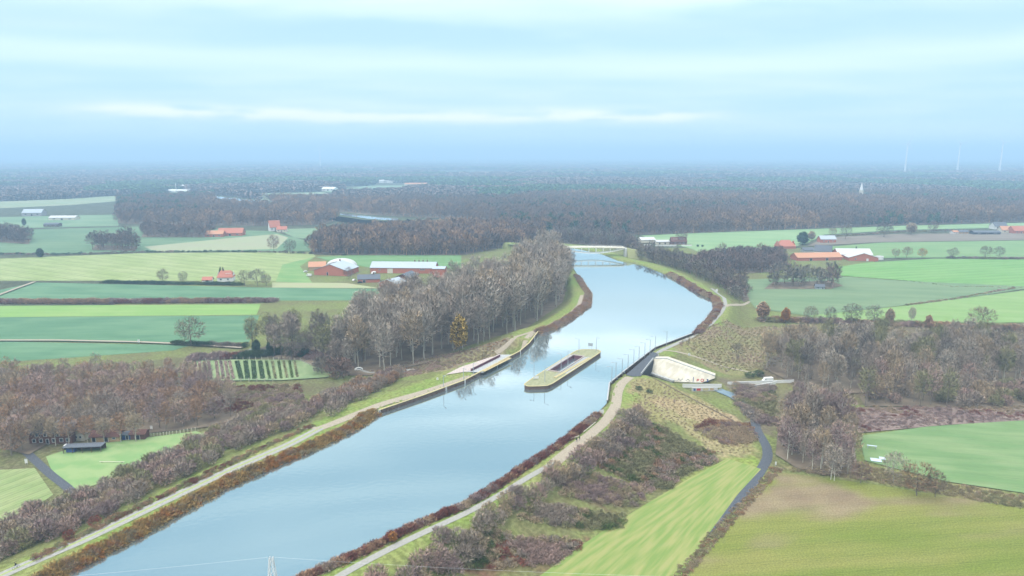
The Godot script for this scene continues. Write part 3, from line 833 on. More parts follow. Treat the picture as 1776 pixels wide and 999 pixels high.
		for p in scatter(q[0], q[1]):
			if in_any(p, clear): continue
			var v := nn.get_noise_2d(p.x, p.y)
			if v > 0.16 and rng.randf() < 0.6: green.append([p.x, p.y, rf(0.9, 1.3), tinted(["green", "bluegreen"])])
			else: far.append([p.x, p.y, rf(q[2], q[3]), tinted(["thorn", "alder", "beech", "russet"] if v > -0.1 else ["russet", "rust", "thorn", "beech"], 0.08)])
	mass(far, ["far"], "forest", "wide brown winter forest behind the farms", "forest")
	mass(green, ["fargreen"], "conifer_stand", "dark green conifers among the brown forest", "forest")
	# --- forest out to the horizon
	far = []
	green = []
	var glade := nz_(78, 0.0006, 3)
	var z := -1700.0
	while z > -24000.0:
		var gap := 17.0 * pow(-z / 1700.0, 1.25)
		var x := z * 0.80
		while x < -z * 0.80:
			var p := Vector2(x + rf(-0.5, 0.5) * gap, z + rf(-0.5, 0.5) * gap)
			x += gap
			var open := glade.get_noise_2d(p.x * 0.6, p.y * 1.4)
			if open > (0.16 if p.x < 0.0 else 0.30): continue
			if p.y > -4300.0:
				var hit := false
				for fp in far_fields:
					if Geometry2D.is_point_in_polygon(p, fp):
						hit = true
						break
				if hit: continue
			var v := nn.get_noise_2d(p.x * 0.7, p.y * 0.7)
			var size := clampf(gap / 11.0, 1.0, 9.0)
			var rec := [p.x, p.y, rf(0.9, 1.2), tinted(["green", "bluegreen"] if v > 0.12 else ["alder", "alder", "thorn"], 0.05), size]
			if v > 0.12: green.append(rec)
			else: far.append(rec)
		z -= gap * 0.9
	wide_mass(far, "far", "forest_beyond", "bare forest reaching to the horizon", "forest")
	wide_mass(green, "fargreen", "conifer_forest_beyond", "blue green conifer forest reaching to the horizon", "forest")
var far_fields := []
func wide_mass(pts: Array, kind: String, called: String, label: String, category: String) -> void:
	# beyond two kilometres each copy is a stand of trees: crowns side by side
	var cs := begin()
	for t in 9:
		var o := Vector3((t % 3 - 1) * 3.6 + rf(-1, 1), rf(-2.5, 0.0), (t / 3 - 1) * 3.6 + rf(-1, 1))
		var tone := rf(0.92, 1.06)
		for k in 26:
			var v := Vector3(rf(-1, 1), rf(-1, 1), rf(-1, 1)).normalized()
			leaf(cs, o + Vector3(v.x * 2.2, 8.5 + v.y * (6.0 if kind == "far" else 7.0), v.z * 2.2), 1.7, Color(tone, tone, tone))
	var mm := MultiMesh.new()
	mm.transform_format = MultiMesh.TRANSFORM_3D
	mm.use_colors = true
	var me := cs.commit()
	me.surface_set_material(0, M.copies)
	mm.mesh = me
	mm.instance_count = pts.size()
	for i in pts.size():
		var p: Array = pts[i]
		mm.set_instance_transform(i, Transform3D(Basis(Vector3.UP, rf(0, TAU)).scaled(Vector3(p[4], p[2] * lerpf(1.0, 1.3, clampf(p[4] / 9.0, 0, 1)), p[4])), Vector3(p[0], LAND, p[1])))
		mm.set_instance_color(i, p[3])
	var mi := MultiMeshInstance3D.new()
	mi.name = called
	mi.multimesh = mm
	mi.set_meta("kind", "stuff")
	mi.set_meta("label", label)
	mi.set_meta("category", category)
	add_child(mi, true)
# ---------------------------------------------------------------- built things
func thing(called: String, label: String, category: String, at: Vector3, turn := 0.0, group := "") -> Node3D:
	var o := Node3D.new()
	o.name = called
	add_child(o, true)
	o.position = at
	o.rotation.y = deg_to_rad(turn)
	o.set_meta("label", label)
	o.set_meta("category", category)
	if group: o.set_meta("group", group)
	return o
func part(parent: Node3D, called: String, st: SurfaceTool, m: Material) -> MeshInstance3D:
	st.generate_normals()
	var o := inst(st.commit(), m)
	o.name = called
	parent.add_child(o, true)
	return o
func quad(st: SurfaceTool, a: Vector3, b: Vector3, c: Vector3, d: Vector3) -> void:
	st.set_smooth_group(-1)
	var n := (c - a).cross(b - a)
	var u := (b - a).normalized()
	var v := n.normalized().cross(u)
	for p in [a, b, c, a, c, d]:
		st.set_uv(Vector2((p - a).dot(u), (p - a).dot(v)) / 6.0)
		st.add_vertex(p)
func hull(st: SurfaceTool, b: Array, t: Array) -> void: # prism between two outlines of the same count, clockwise from above
	var n := b.size()
	for i in n:
		var j := (i + 1) % n
		quad(st, b[i], t[i], t[j], b[j])
	for i in range(1, n - 1):
		st.set_smooth_group(-1)
		for p in [t[0], t[i], t[i + 1], b[0], b[i + 1], b[i]]:
			st.set_uv(Vector2(p.x, p.z) / 6.0)
			st.add_vertex(p)
func slab(st: SurfaceTool, c: Vector3, s: Vector3, turn := 0.0) -> void:
	var h := s * 0.5
	var b := []
	var t := []
	for q in [[-1, -1], [1, -1], [1, 1], [-1, 1]]:
		var p := Vector3(q[0] * h.x, 0, q[1] * h.z).rotated(Vector3.UP, turn)
		b.append(c + p - Vector3(0, h.y, 0))
		t.append(c + p + Vector3(0, h.y, 0))
	hull(st, b, t)
func bar(st: SurfaceTool, a: Vector3, b: Vector3, w: float, h: float) -> void: # squared beam from a to b, h upright
	var d := (b - a).normalized()
	var s := Vector3(-d.z, 0, d.x).normalized() * w * 0.5
	if s.length() < 0.001: s = Vector3(w * 0.5, 0, 0)
	var u := s.cross(d).normalized() * h * 0.5
	if u.y < 0.0: u = -u
	var e := [a - s - u, a - s + u, a + s + u, a + s - u]
	var f := [b - s - u, b - s + u, b + s + u, b + s - u]
	for i in 4: quad(st, e[i], e[(i + 1) % 4], f[(i + 1) % 4], f[i])
	quad(st, e[0], e[3], e[2], e[1])
	quad(st, f[0], f[1], f[2], f[3])
func box_part(parent: Node3D, called: String, c: Vector3, s: Vector3, m: Material, turn := 0.0) -> MeshInstance3D:
	var st := begin()
	slab(st, c, s, turn)
	return part(parent, called, st, m)
func built_mats() -> void:
	M.brick = tex_mat(71, 0.04, Color(0.40, 0.13, 0.085), Color(0.55, 0.21, 0.14))
	M.darkbrick = tex_mat(72, 0.04, Color(0.13, 0.065, 0.055), Color(0.20, 0.10, 0.08))
	M.redtile = tex_mat(73, 0.04, Color(0.40, 0.14, 0.095), Color(0.50, 0.21, 0.15))
	M.orangetile = tex_mat(74, 0.04, Color(0.46, 0.22, 0.13), Color(0.56, 0.30, 0.19))
	M.fibre = tex_mat(75, 0.04, Color(0.36, 0.40, 0.44), Color(0.47, 0.51, 0.55))
	M.slate = tex_mat(76, 0.04, Color(0.10, 0.11, 0.13), Color(0.17, 0.18, 0.20))
	M.lightroof = tex_mat(77, 0.04, Color(0.48, 0.47, 0.46), Color(0.60, 0.59, 0.57))
	M.white = tex_mat(78, 0.04, Color(0.70, 0.69, 0.66), Color(0.80, 0.79, 0.77))
	M.cream = tex_mat(79, 0.03, Color(0.62, 0.55, 0.43), Color(0.74, 0.68, 0.56))
	M.concrete = tex_mat(80, 0.03, Color(0.34, 0.34, 0.34), Color(0.45, 0.45, 0.44))
	M.wing = tex_mat(81, 0.02, Color(0.50, 0.45, 0.36), Color(0.60, 0.56, 0.47))
	M.pile = tex_mat(82, 0.05, Color(0.085, 0.055, 0.045), Color(0.17, 0.11, 0.085))
	M.yellow = tex_mat(83, 0.04, Color(0.46, 0.38, 0.19), Color(0.58, 0.49, 0.28))
	M.maroon = tex_mat(84, 0.05, Color(0.12, 0.045, 0.065), Color(0.20, 0.08, 0.105))
	M.pinkroad = tex_mat(85, 0.03, Color(0.42, 0.34, 0.31), Color(0.52, 0.44, 0.40))
	M.steel = mat(lin(0.30, 0.32, 0.34), 0.5)
	M.galv = mat(lin(0.62, 0.64, 0.66), 0.6)
	M.pale = mat(lin(0.42, 0.48, 0.54), 0.5)
	M.stream = mat(lin(0.25, 0.30, 0.33), 0.08)
	M.stream.metallic = 0.7
	M.dark = mat(lin(0.03, 0.032, 0.038), 0.7)
	M.glass = mat(lin(0.05, 0.06, 0.075), 0.15)
	M.wood = tex_mat(86, 0.05, Color(0.10, 0.07, 0.05), Color(0.17, 0.12, 0.085))
	M.tan = tex_mat(87, 0.05, Color(0.42, 0.28, 0.16), Color(0.52, 0.36, 0.22))
	M.bluepaint = mat(lin(0.06, 0.10, 0.25), 0.5)
	M.redpaint = mat(lin(0.45, 0.05, 0.05), 0.6)
	M.turbine = mat(lin(0.72, 0.73, 0.74), 0.5)
	M.islandtop = tex_mat(88, 0.02, Color(0.25, 0.25, 0.14), Color(0.34, 0.33, 0.21))
	M.post = tex_mat(89, 0.05, Color(0.50, 0.46, 0.36), Color(0.62, 0.58, 0.48))
# gabled house: ridge along its own x; walls, two roof slopes, doors, windows
func house(called: String, label: String, category: String, p: Vector2, l: float, w: float, eave: float, ridge: float, turn: float, wall: Material, roof: Material, o := {}) -> Node3D:
	var t := thing(called, label, category, on(p.x, p.y), turn, o.get("group", ""))
	var x := l * 0.5
	var z := w * 0.5
	var st := begin()
	for s in [-1.0, 1.0]: quad(st, Vector3(-x * s, -0.5, z * s), Vector3(-x * s, eave, z * s), Vector3(x * s, eave, z * s), Vector3(x * s, -0.5, z * s))
	for s in [-1.0, 1.0]:
		quad(st, Vector3(x * s, -0.5, z * s), Vector3(x * s, eave, z * s), Vector3(x * s, eave, -z * s), Vector3(x * s, -0.5, -z * s))
		for q in [Vector3(x * s, eave, z * s), Vector3(x * s, ridge, 0), Vector3(x * s, eave, -z * s)]:
			st.set_uv(Vector2(q.z, q.y) / 6.0)
			st.add_vertex(q)
	part(t, "wall", st, wall)
	var hip: float = o.get("hip", 0.0)
	var ov := 0.5
	var drop := ov * (ridge - eave) / z
	var th := Vector3(0, 0.25, 0)
	var rs := begin()
	for s in [-1.0, 1.0]:
		var a := Vector3(-x - ov * s * s, eave - drop, (z + ov) * s)
		var b := Vector3(x + ov, eave - drop, (z + ov) * s)
		var c := Vector3(x + ov - hip, ridge, 0)
		var d := Vector3(-x - ov + hip, ridge, 0)
		if s > 0.0:
			quad(rs, a + th, d + th, c + th, b + th)
			quad(rs, a, b, c, d)
			quad(rs, a, a + th, b + th, b)
		else:
			quad(rs, b + th, c + th, d + th, a + th)
			quad(rs, b, a, d, c)
			quad(rs, b, b + th, a + th, a)
	for s in [-1.0, 1.0]:
		var e := Vector3((x + ov) * s, eave - drop, -(z + ov) * s)
		var f := Vector3((x + ov) * s, eave - drop, (z + ov) * s)
		var g := Vector3((x + ov - hip) * s, ridge, 0)
		if hip > 0.0:
			for q in [f + th, g + th, e + th]:
				rs.set_uv(Vector2(q.z, q.y) / 6.0)
				rs.add_vertex(q)
		else:
			quad(rs, f, f + th, g + th, g)
			quad(rs, g, g + th, e + th, e)
	part(t, "roof", rs, roof)
	var dm: Material = o.get("doormat", M.dark)
	for d in o.get("doors", []): # [side, along, width, height]: side 0 front (+z), 1 right gable (+x), 2 left gable
		opening(t, "door", d[0], d[1], d[3] * 0.5, d[2], d[3], x, z, dm, M.white)
	for d in o.get("windows", []): # [side, along, height of middle, width, height]
		opening(t, "window", d[0], d[1], d[2], d[3], d[4], x, z, M.glass, M.white)
	for c in o.get("chimneys", []): box_part(t, "chimney", Vector3(c[0], c[2], c[1]), Vector3(0.9, 2.2, 0.9), o.get("chimneymat", M.darkbrick))
	for c in o.get("skylights", []):
		var st2 := begin()
		var sl := (ridge - eave) / z
		var zc: float = c[1]
		var yc := ridge - sl * absf(zc) + 0.33
		bar(st2, Vector3(c[0] - c[2] * 0.5, yc, zc), Vector3(c[0] + c[2] * 0.5, yc, zc), c[3], 0.12)
		var q := part(t, "skylight", st2, M.white)
		q.position = Vector3.ZERO
	return t
func opening(t: Node3D, called: String, side: int, along: float, y: float, w: float, h: float, x: float, z: float, m: Material, frame: Material) -> void:
	var at := Vector3(along, y, z + 0.03) if side == 0 else Vector3(x + 0.03, y, along) if side == 1 else Vector3(-x - 0.03, y, along)
	var s := Vector3(w, h, 0.12) if side == 0 else Vector3(0.12, h, w)
	var o := box_part(t, called, at, s, m)
	var st := begin()
	var up := Vector3(0, h * 0.5, 0)
	var r := Vector3(w * 0.5, 0, 0) if side == 0 else Vector3(0, 0, w * 0.5)
	bar(st, at - r + up, at + r + up, 0.2, 0.12)
	bar(st, at - r - up, at + r - up, 0.2, 0.12)
	bar(st, at - r - up, at - r + up, 0.12, 0.2)
	bar(st, at + r - up, at + r + up, 0.12, 0.2)
	part(o, "frame", st, frame)
func car(p: Vector2, turn: float, m: Material, label: String, van := false) -> void:
	var t := thing("parked_van" if van else "parked_car", label, "van" if van else "car", on(p.x, p.y), turn)
	var st := begin()
	var l := 2.6 if van else 2.1
	var prof := [[-l, 0.35], [-l, 0.85], [-l + 0.5, 0.95], [-l * 0.45, 1.45], [l * 0.55, 1.45], [l * 0.9, 0.95], [l, 0.9], [l, 0.35]]
	if van: prof = [[-l, 0.4], [-l, 1.1], [-l + 0.5, 1.25], [-l + 1.0, 2.2], [l, 2.25], [l, 0.4]]
	var a := []
	var b := []
	for q in prof:
		a.append(Vector3(q[0], q[1], 0.85))
		b.append(Vector3(q[0], q[1], -0.85))
	for i in a.size():
		var j := (i + 1) % a.size()
		quad(st, a[i], b[i], b[j], a[j])
	for i in range(1, a.size() - 1):
		for v in [a[0], a[i], a[i + 1], b[0], b[i + 1], b[i]]: st.add_vertex(v)
	part(t, "body", st, m)
	for s in [-1.0, 1.0]:
		box_part(t, "window", Vector3(0.1 if not van else -l + 1.2, 1.18 if not van else 1.7, 0.86 * s), Vector3(1.9 if not van else 0.9, 0.36, 0.04), M.glass)
		for x in [-l * 0.62, l * 0.62]:
			var ws := begin()
			tube(ws, Vector3(x, 0.32, 0.80 * s), Vector3(x, 0.32, 0.92 * s), 0.32, 0.32, 10, Color.WHITE)
			tube(ws, Vector3(x, 0.32, 0.92 * s), Vector3(x, 0.32, 0.921 * s), 0.32, 0.01, 10, Color.WHITE)
			var o := inst(ws.commit(), M.dark)
			o.name = "wheel"
			t.add_child(o, true)
func v2(a: Array, i: int) -> Vector2: return Vector2(a[i * 2], a[i * 2 + 1])
func v3(a: Array, y: float) -> Array:
	var o := []
	for i in range(0, a.size(), 2): o.append(Vector3(a[i], y, a[i + 1]))
	return o

func farms() -> void:
	# --- the brick farm on the left
	house("brick_barn", "wide brick barn with grey roof, gable to the camera, dark chimney", "barn", v2([-166.8,-649.3], 0), 26, 33, 5.0, 10.5, 78, M.brick, M.fibre, {doors = [[2, -3.0, 1.6, 3.2]], chimneys = [[8.0, 0.0, 11.4]]})
	var h := thing("arched_hall", "grey arched hall behind the wide brick barn", "hall", on(-155.0, -690.0), 8)
	h.position = on(v2([-170.4,-679.9], 0).x, v2([-170.4,-679.9], 0).y)
	var st := begin()
	var arc := []
	for k in 13: arc.append(Vector3(-15.5 * cos(PI * k / 12.0), 8.5 * pow(sin(PI * k / 12.0), 0.9), 0))
	for k in 12:
		quad(st, arc[k] + Vector3(0, 0, -11), arc[k] + Vector3(0, 0, 11), arc[k + 1] + Vector3(0, 0, 11), arc[k + 1] + Vector3(0, 0, -11))
	part(h, "roof", st, M.lightroof)
	st = begin()
	for s in [-1.0, 1.0]:
		for k in 12:
			for p in [Vector3(0, 0, 10.9 * s), arc[k] + Vector3(0, 0, 10.9 * s), arc[k + 1] + Vector3(0, 0, 10.9 * s)]:
				st.set_uv(Vector2(p.x, p.y) / 6.0)
				st.add_vertex(p)
	part(h, "gable", st, M.lightroof)
	house("orange_barn", "low barn with orange tiled roof left of the arched hall", "barn", v2([-191.4,-672.8], 0), 16, 13, 3.5, 7.5, 12, M.tan, M.orangetile)
	house("long_barn", "long brick barn with blue grey roof and one white door", "barn", v2([-103.6,-659.2], 0), 62, 20, 5.2, 9.5, -3, M.brick, M.fibre, {doors = [[0, -12.0, 5.0, 4.4]], doormat = M.cream, windows = [[0, 19.0, 3.6, 5.0, 1.0], [0, -22.0, 3.2, 2.0, 1.0]], chimneys = [[10.0, -1.0, 10.2], [14.0, -1.0, 10.2], [18.0, -1.0, 10.2], [22.0, -1.0, 10.2]]})
	house("brick_annex", "plain red brick block at the right end of the long barn", "barn", v2([-67.0,-633.4], 0), 11, 14, 8.0, 9.0, -3, M.brick, M.fibre, {})
	house("brick_shed", "brick shed with dark roof between the two big barns", "shed", v2([-127.4,-606.6], 0), 19, 12, 3.2, 6.2, 10, M.brick, M.slate, {doors = [[0, -4.0, 2.5, 2.4]], chimneys = [[4.0, 0.0, 6.8]]})
	house("small_brick_barn", "small brick barn with light grey roof near the pale trees", "barn", v2([-101.3,-579.3], 0), 15, 17, 4.6, 7.6, 60, M.brick, M.fibre, {doors = [[2, 0.0, 1.6, 2.4]], doormat = M.white})
	house("dark_roofed_barn", "dark roofed brick barn behind the small brick barn", "barn", v2([-94.4,-612.3], 0), 20, 14, 4.0, 7.2, 75, M.darkbrick, M.slate)
	car(v2([-198.4,-655.8], 0), 30, M.white, "white car parked left of the orange roofed barn")
	car(v2([-188.6,-633.4], 0), -20, M.white, "white van parked before the wide brick barn", true)
	car(v2([-141.4,-609.4], 0), 70, M.white, "white car beside the brick shed")
	car(v2([-133.8,-598.1], 0), 10, M.dark, "dark car at the corner of the brick shed")
	car(v2([-131.1,-646.0], 0), 60, M.white, "white van at the left end of the long barn", true)
	# --- the red roofed house in the fields
	house("red_roofed_house", "white walled house with red roof among garden trees in the fields", "house", v2([-255.5,-609.4], 0), 13, 10, 4.2, 9.2, 8, M.white, M.redtile, {windows = [[0, 2.5, 2.2, 1.6, 1.4], [0, -3.5, 2.2, 1.6, 1.4], [2, 0.0, 5.6, 1.4, 1.4]], skylights = [[2.5, 2.4, 4.5, 1.4]], chimneys = [[-2.0, 0.0, 9.6]], hip = 2.5})
	house("red_roofed_garage", "little red roofed garage left of the red roofed house", "garage", v2([-269.6,-603.7], 0), 8, 6, 2.4, 4.6, 8, M.white, M.redtile, {doors = [[0, 0.0, 2.6, 2.1]]})
	# --- the farm in the middle distance, right of the canal
	house("white_gabled_house", "slate roofed farmhouse with white gables behind the orange roof", "house", v2([346.2,-763.6], 0), 17, 11, 6.0, 12.0, -28, M.white, M.slate, {windows = [[0, -4.0, 3.0, 1.4, 1.6], [0, 4.0, 3.0, 1.4, 1.6], [1, 0.0, 7.0, 1.6, 1.8]]})
	house("orange_long_barn", "long barn with salmon orange roof at the right hand farm", "barn", v2([327.3,-737.7], 0), 50, 16, 3.4, 7.4, 6, M.brick, M.orangetile, {doors = [[0, 8.0, 3.0, 2.6], [0, -10.0, 3.0, 2.6]]})
	house("grey_roofed_hall", "grey roofed hall with dark chimney at the right hand farm", "hall", v2([374.1,-754.8], 0), 36, 20, 4.2, 9.5, -4, M.brick, M.lightroof, {chimneys = [[4.0, 0.0, 10.8]], chimneymat = M.dark})
	house("low_gable_barn", "low wide brick barn with its gable to the green field", "barn", v2([373.7,-733.5], 0), 14, 30, 3.6, 8.2, 84, M.brick, M.lightroof, {doors = [[2, 4.0, 2.0, 2.6]], doormat = M.white, windows = [[2, -8.0, 2.2, 1.2, 2.0]]})
	var tk := thing("white_silo", "white flat topped tank beside the low brick barn", "tank", on(v2([395.7,-737.7], 0).x, v2([395.7,-737.7], 0).y))
	st = begin()
	tube(st, Vector3(0, -0.2, 0), Vector3(0, 3.6, 0), 4.0, 4.0, 20, Color.WHITE)
	part(tk, "wall", st, M.white)
	st = begin()
	tube(st, Vector3(0, 3.6, 0), Vector3(0, 4.2, 0), 4.15, 0.05, 20, Color.WHITE)
	part(tk, "roof", st, M.lightroof)
	house("red_hipped_barn", "barn with big red hipped roof at the left of the right hand farm", "barn", v2([330.1,-831.4], 0), 20, 15, 3.0, 9.5, 4, M.brick, M.redtile, {hip = 5.0})
	house("brick_cottage", "brick cottage with blue grey roof by the brown field", "house", v2([405.3,-887.5], 0), 20, 11, 4.5, 8.5, 3, M.brick, M.fibre, {windows = [[0, -6.0, 2.2, 1.6, 1.5], [0, 6.0, 2.2, 1.6, 1.5]], doors = [[0, 0.0, 1.6, 2.3]]})
	house("slate_roofed_shed", "small slate roofed shed left of the white gables", "shed", v2([342.5,-796.1], 0), 12, 8, 2.8, 5.2, 2, M.concrete, M.slate)
	house("wooden_hut", "little hut with pale front under the tall bare copse", "hut", v2([258.6,-571.5], 0), 7, 5, 2.2, 4.0, -10, M.fibre, M.slate, {doors = [[0, 2.0, 1.0, 1.8]], windows = [[0, -1.5, 1.3, 1.6, 0.9]]})
	# --- the white walled farm beside the bridge
	house("open_grey_shed", "broad grey roofed shed of the farm beyond the arched bridge", "shed", v2([173.3,-887.5], 0), 19, 15, 3.8, 6.4, 10, M.cream, M.lightroof)
	house("brown_farmhouse", "brown farmhouse with two white roof windows beyond the bridge", "house", v2([208.7,-864.2], 0), 19, 11, 4.5, 9.5, 2, M.darkbrick, M.darkbrick, {skylights = [[-4.5, 2.8, 6.0, 2.2], [4.5, 2.8, 6.0, 2.2]], windows = [[0, -5.0, 2.2, 1.8, 1.5], [0, 0.5, 2.2, 1.8, 1.5], [0, 5.5, 2.2, 1.8, 1.5]]})
	house("cream_stable", "cream stable between grey shed and brown farmhouse", "stable", v2([189.6,-869.9], 0), 17, 8, 3.2, 5.0, 4, M.cream, M.lightroof, {doors = [[0, -4.0, 2.0, 2.2], [0, 3.0, 2.0, 2.2]]})
	for q in [[v2([189.8,-847.5], 0), 26.0, "longer white wall before the brown farmhouse"], [v2([215.4,-847.5], 0), 13.0, "shorter white wall right of the brown farmhouse"], [v2([168.1,-853.0], 0), 9.0, "short white wall before the broad grey shed"]]:
		var w := thing("garden_wall", q[2], "wall", on(q[0].x, q[0].y), 2)
		box_part(w, "masonry", Vector3(0, 0.8, 0), Vector3(q[1], 2.0, 0.4), M.white)
		box_part(w, "coping", Vector3(0, 1.88, 0), Vector3(q[1] + 0.2, 0.14, 0.6), M.cream)
	# --- hamlet at the right edge, farms at the left, far roofs
	var far := [
		["red_roofed_cottage", "red roofed cottage in the hamlet at the right edge, nearest the frame", "house", [728.2,-994.4], 22, 14, 4, 10, 6, M.brick, M.redtile],
		["orange_cottage", "salmon roofed cottage left of the nearest red one in the hamlet", "house", [718.5,-1002.0], 20, 13, 4, 9, -8, M.cream, M.orangetile],
		["slate_cottage", "slate roofed cottage at the back of the right hamlet", "house", [738.7,-1049.6], 20, 12, 5, 10, 3, M.white, M.slate],
		["green_shed", "long low dark green shed left of the right hamlet", "shed", [671.7,-979.7], 38, 10, 3, 5, 1, M.dark, M.slate],
		["small_white_shed", "small white shed at the left end of the right hamlet", "shed", [632.9,-987.0], 9, 7, 2.6, 4.4, 10, M.white, M.orangetile],
		["brown_shed", "little brown shed right of the small white shed", "shed", [644.4,-987.0], 12, 8, 3, 5, -6, M.tan, M.slate],
		["red_barn", "long red roofed barn in the hamlet beyond the yellow field", "barn", [-392.4,-965.4], 33, 17, 4, 10, 6, M.brick, M.redtile],
		["pink_barn", "lower red barn with pale roof edge left of the long red roofed one", "barn", [-409.2,-951.5], 24, 14, 4, 8, 4, M.brick, M.orangetile],
		["red_farmhouse", "tall red roofed farmhouse near the lone tree beyond the yellow field", "house", [-352.8,-1025.2], 15, 12, 6, 15, 30, M.white, M.redtile],
		["low_red_house", "low house with red roof right of the tall red farmhouse", "house", [-335.8,-1009.6], 14, 10, 4, 8, 4, M.cream, M.redtile],
		["grey_barn", "grey barn among bare trees near the left edge", "barn", [-883.0,-1282.0], 34, 18, 6, 12, 5, M.concrete, M.fibre],
		["pale_barn", "pale long barn in the far meadows at left", "barn", [-776.3,-1201.2], 44, 16, 4, 7, 3, M.cream, M.lightroof],
		["dark_shed", "dark flat shed in the meadow near the left edge", "shed", [-719.9,-1083.8], 22, 11, 4, 6, 2, M.wood, M.slate],
		["glasshouse", "wide white roofed glasshouse on the wooded rise", "greenhouse", [-1000.0,-2104.1], 66, 40, 5, 8, -6, M.white, M.white],
		["white_block", "white factory block above the wide white glasshouse", "factory", [-1028.4,-2206.9], 26, 30, 14, 17, -6, M.white, M.white],
		["long_white_hall", "longest white hall in the far clearing", "hall", [-468.3,-2798.1], 120, 40, 8, 12, 1, M.white, M.lightroof],
		["far_red_hall", "long pale red hall right of the longest white hall", "hall", [-341.2,-2490.5], 80, 30, 8, 12, -2, M.cream, M.orangetile],
		["white_far_barn", "white barn alone in the far woods left of centre", "barn", [-567.0,-2171.6], 42, 26, 7, 12, -12, M.white, M.white],
	]
	for q in far:
		var wl: Array = [[0, -q[4] * 0.3, q[6] * 0.55, q[4] * 0.1, q[6] * 0.35], [0, q[4] * 0.3, q[6] * 0.55, q[4] * 0.1, q[6] * 0.35]]
		house(q[0], q[1], q[2], v2(q[3], 0), q[4], q[5], q[6], q[7], q[8], q[9], q[10], {windows = wl, doors = [[0, 0.0, q[4] * 0.09, q[6] * 0.7]]})
	# church
	var c0 := v2([832.7,-1663.4], 0)
	var ch := thing("church_tower", "pale pointed church spire rising from the forest", "church", Vector3(c0.x, LAND, c0.y))
	box_part(ch, "tower", Vector3(0, 14, 0), Vector3(7, 28, 7), M.cream)
	st = begin()
	tube(st, Vector3(0, 28, 0), Vector3(0, 46, 0), 4.6, 0.2, 8, Color.WHITE)
	part(ch, "spire", st, M.white)
	# far mast
	var mp := v2([-982.0,-2040.6], 0)
	var ms := thing("radio_mast", "thin mast left of the white factory block", "mast", Vector3(mp.x, LAND, mp.y))
	st = begin()
	tube(st, Vector3.ZERO, Vector3(0, 30, 0), 0.9, 0.5, 6, Color.WHITE)
	part(ms, "pole", st, M.white)
	st = begin()
	tube(st, Vector3(0, 24, 0), Vector3(0, 27, 0), 1.6, 1.6, 8, Color.WHITE)
	part(ms, "antenna", st, M.white)
func turbine(p: Vector2, hub: float, blade: float, a0: float, label: String) -> void:
	var t := thing("wind_turbine", label, "wind turbine", Vector3(p.x, LAND, p.y), 0, "wind turbines on the horizon")
	var st := begin()
	tube(st, Vector3(0, -2, 0), Vector3(0, hub - 2.0, 0), hub * 0.034, hub * 0.014, 14, Color.WHITE)
	part(t, "tower", st, M.turbine)
	box_part(t, "nacelle", Vector3(0, hub, 0), Vector3(4, 4.4, 12), M.turbine)
	st = begin()
	tube(st, Vector3(0, hub, 6), Vector3(0, hub, 9.5), 2.4, 0.6, 10, Color.WHITE)
	part(t, "hub", st, M.turbine)
	for k in 3:
		var a := deg_to_rad(a0 + 120.0 * k)
		var d := Vector3(cos(a), sin(a), 0)
		var n := Vector3(-sin(a), cos(a), 0)
		var c := Vector3(0, hub, 7.6)
		st = begin()
		var w := [[0.0, 1.1, 1.1], [0.12, 1.6, 3.2], [0.35, 1.1, 2.8], [0.7, 0.7, 1.9], [1.0, 0.15, 0.4]]
		for i in w.size() - 1:
			var e: Vector3 = c + d * blade * w[i][0]
			var f: Vector3 = c + d * blade * w[i + 1][0]
			var z0 := Vector3(0, 0, 0.5 * (1.1 - w[i][0]))
			var z1 := Vector3(0, 0, 0.5 * (1.1 - w[i + 1][0]))
			quad(st, e - n * w[i][2] + z0, e + n * w[i][1] + z0, f + n * w[i + 1][1] + z1, f - n * w[i + 1][2] + z1)
			quad(st, e - n * w[i][2] - z0, f - n * w[i + 1][2] - z1, f + n * w[i + 1][1] - z1, e + n * w[i][1] - z0)
			quad(st, e + n * w[i][1] - z0, f + n * w[i + 1][1] - z1, f + n * w[i + 1][1] + z1, e + n * w[i][1] + z0)
			quad(st, e - n * w[i][2] - z0, e - n * w[i][2] + z0, f - n * w[i + 1][2] + z1, f - n * w[i + 1][2] - z1)
		part(t, "blade", st, M.turbine)
func turbines() -> void:
	turbine(v2([2264.3,-4042.0], 0), 172, 58, 66, "nearest of the right hand wind turbines, leftmost of the row")
	turbine(v2([2815.2,-4435.3], 0), 176, 58, 20, "middle wind turbine of the right hand row")
	turbine(v2([2894.7,-4165.2], 0), 178, 58, 17, "third wind turbine from the left of the right hand row")
	turbine(v2([3072.8,-4165.2], 0), 176, 58, 180, "wind turbine cut off by the right edge of the picture")
	turbine(v2([-1631.8,-5985.4], 0), 165, 60, 90, "leftmost of the three faint far wind turbines")
	turbine(v2([-953.8,-8613.4], 0), 190, 65, 30, "middle of the three faint far wind turbines")
	turbine(v2([-423.9,-8613.4], 0), 190, 65, 60, "rightmost of the three faint far wind turbines")
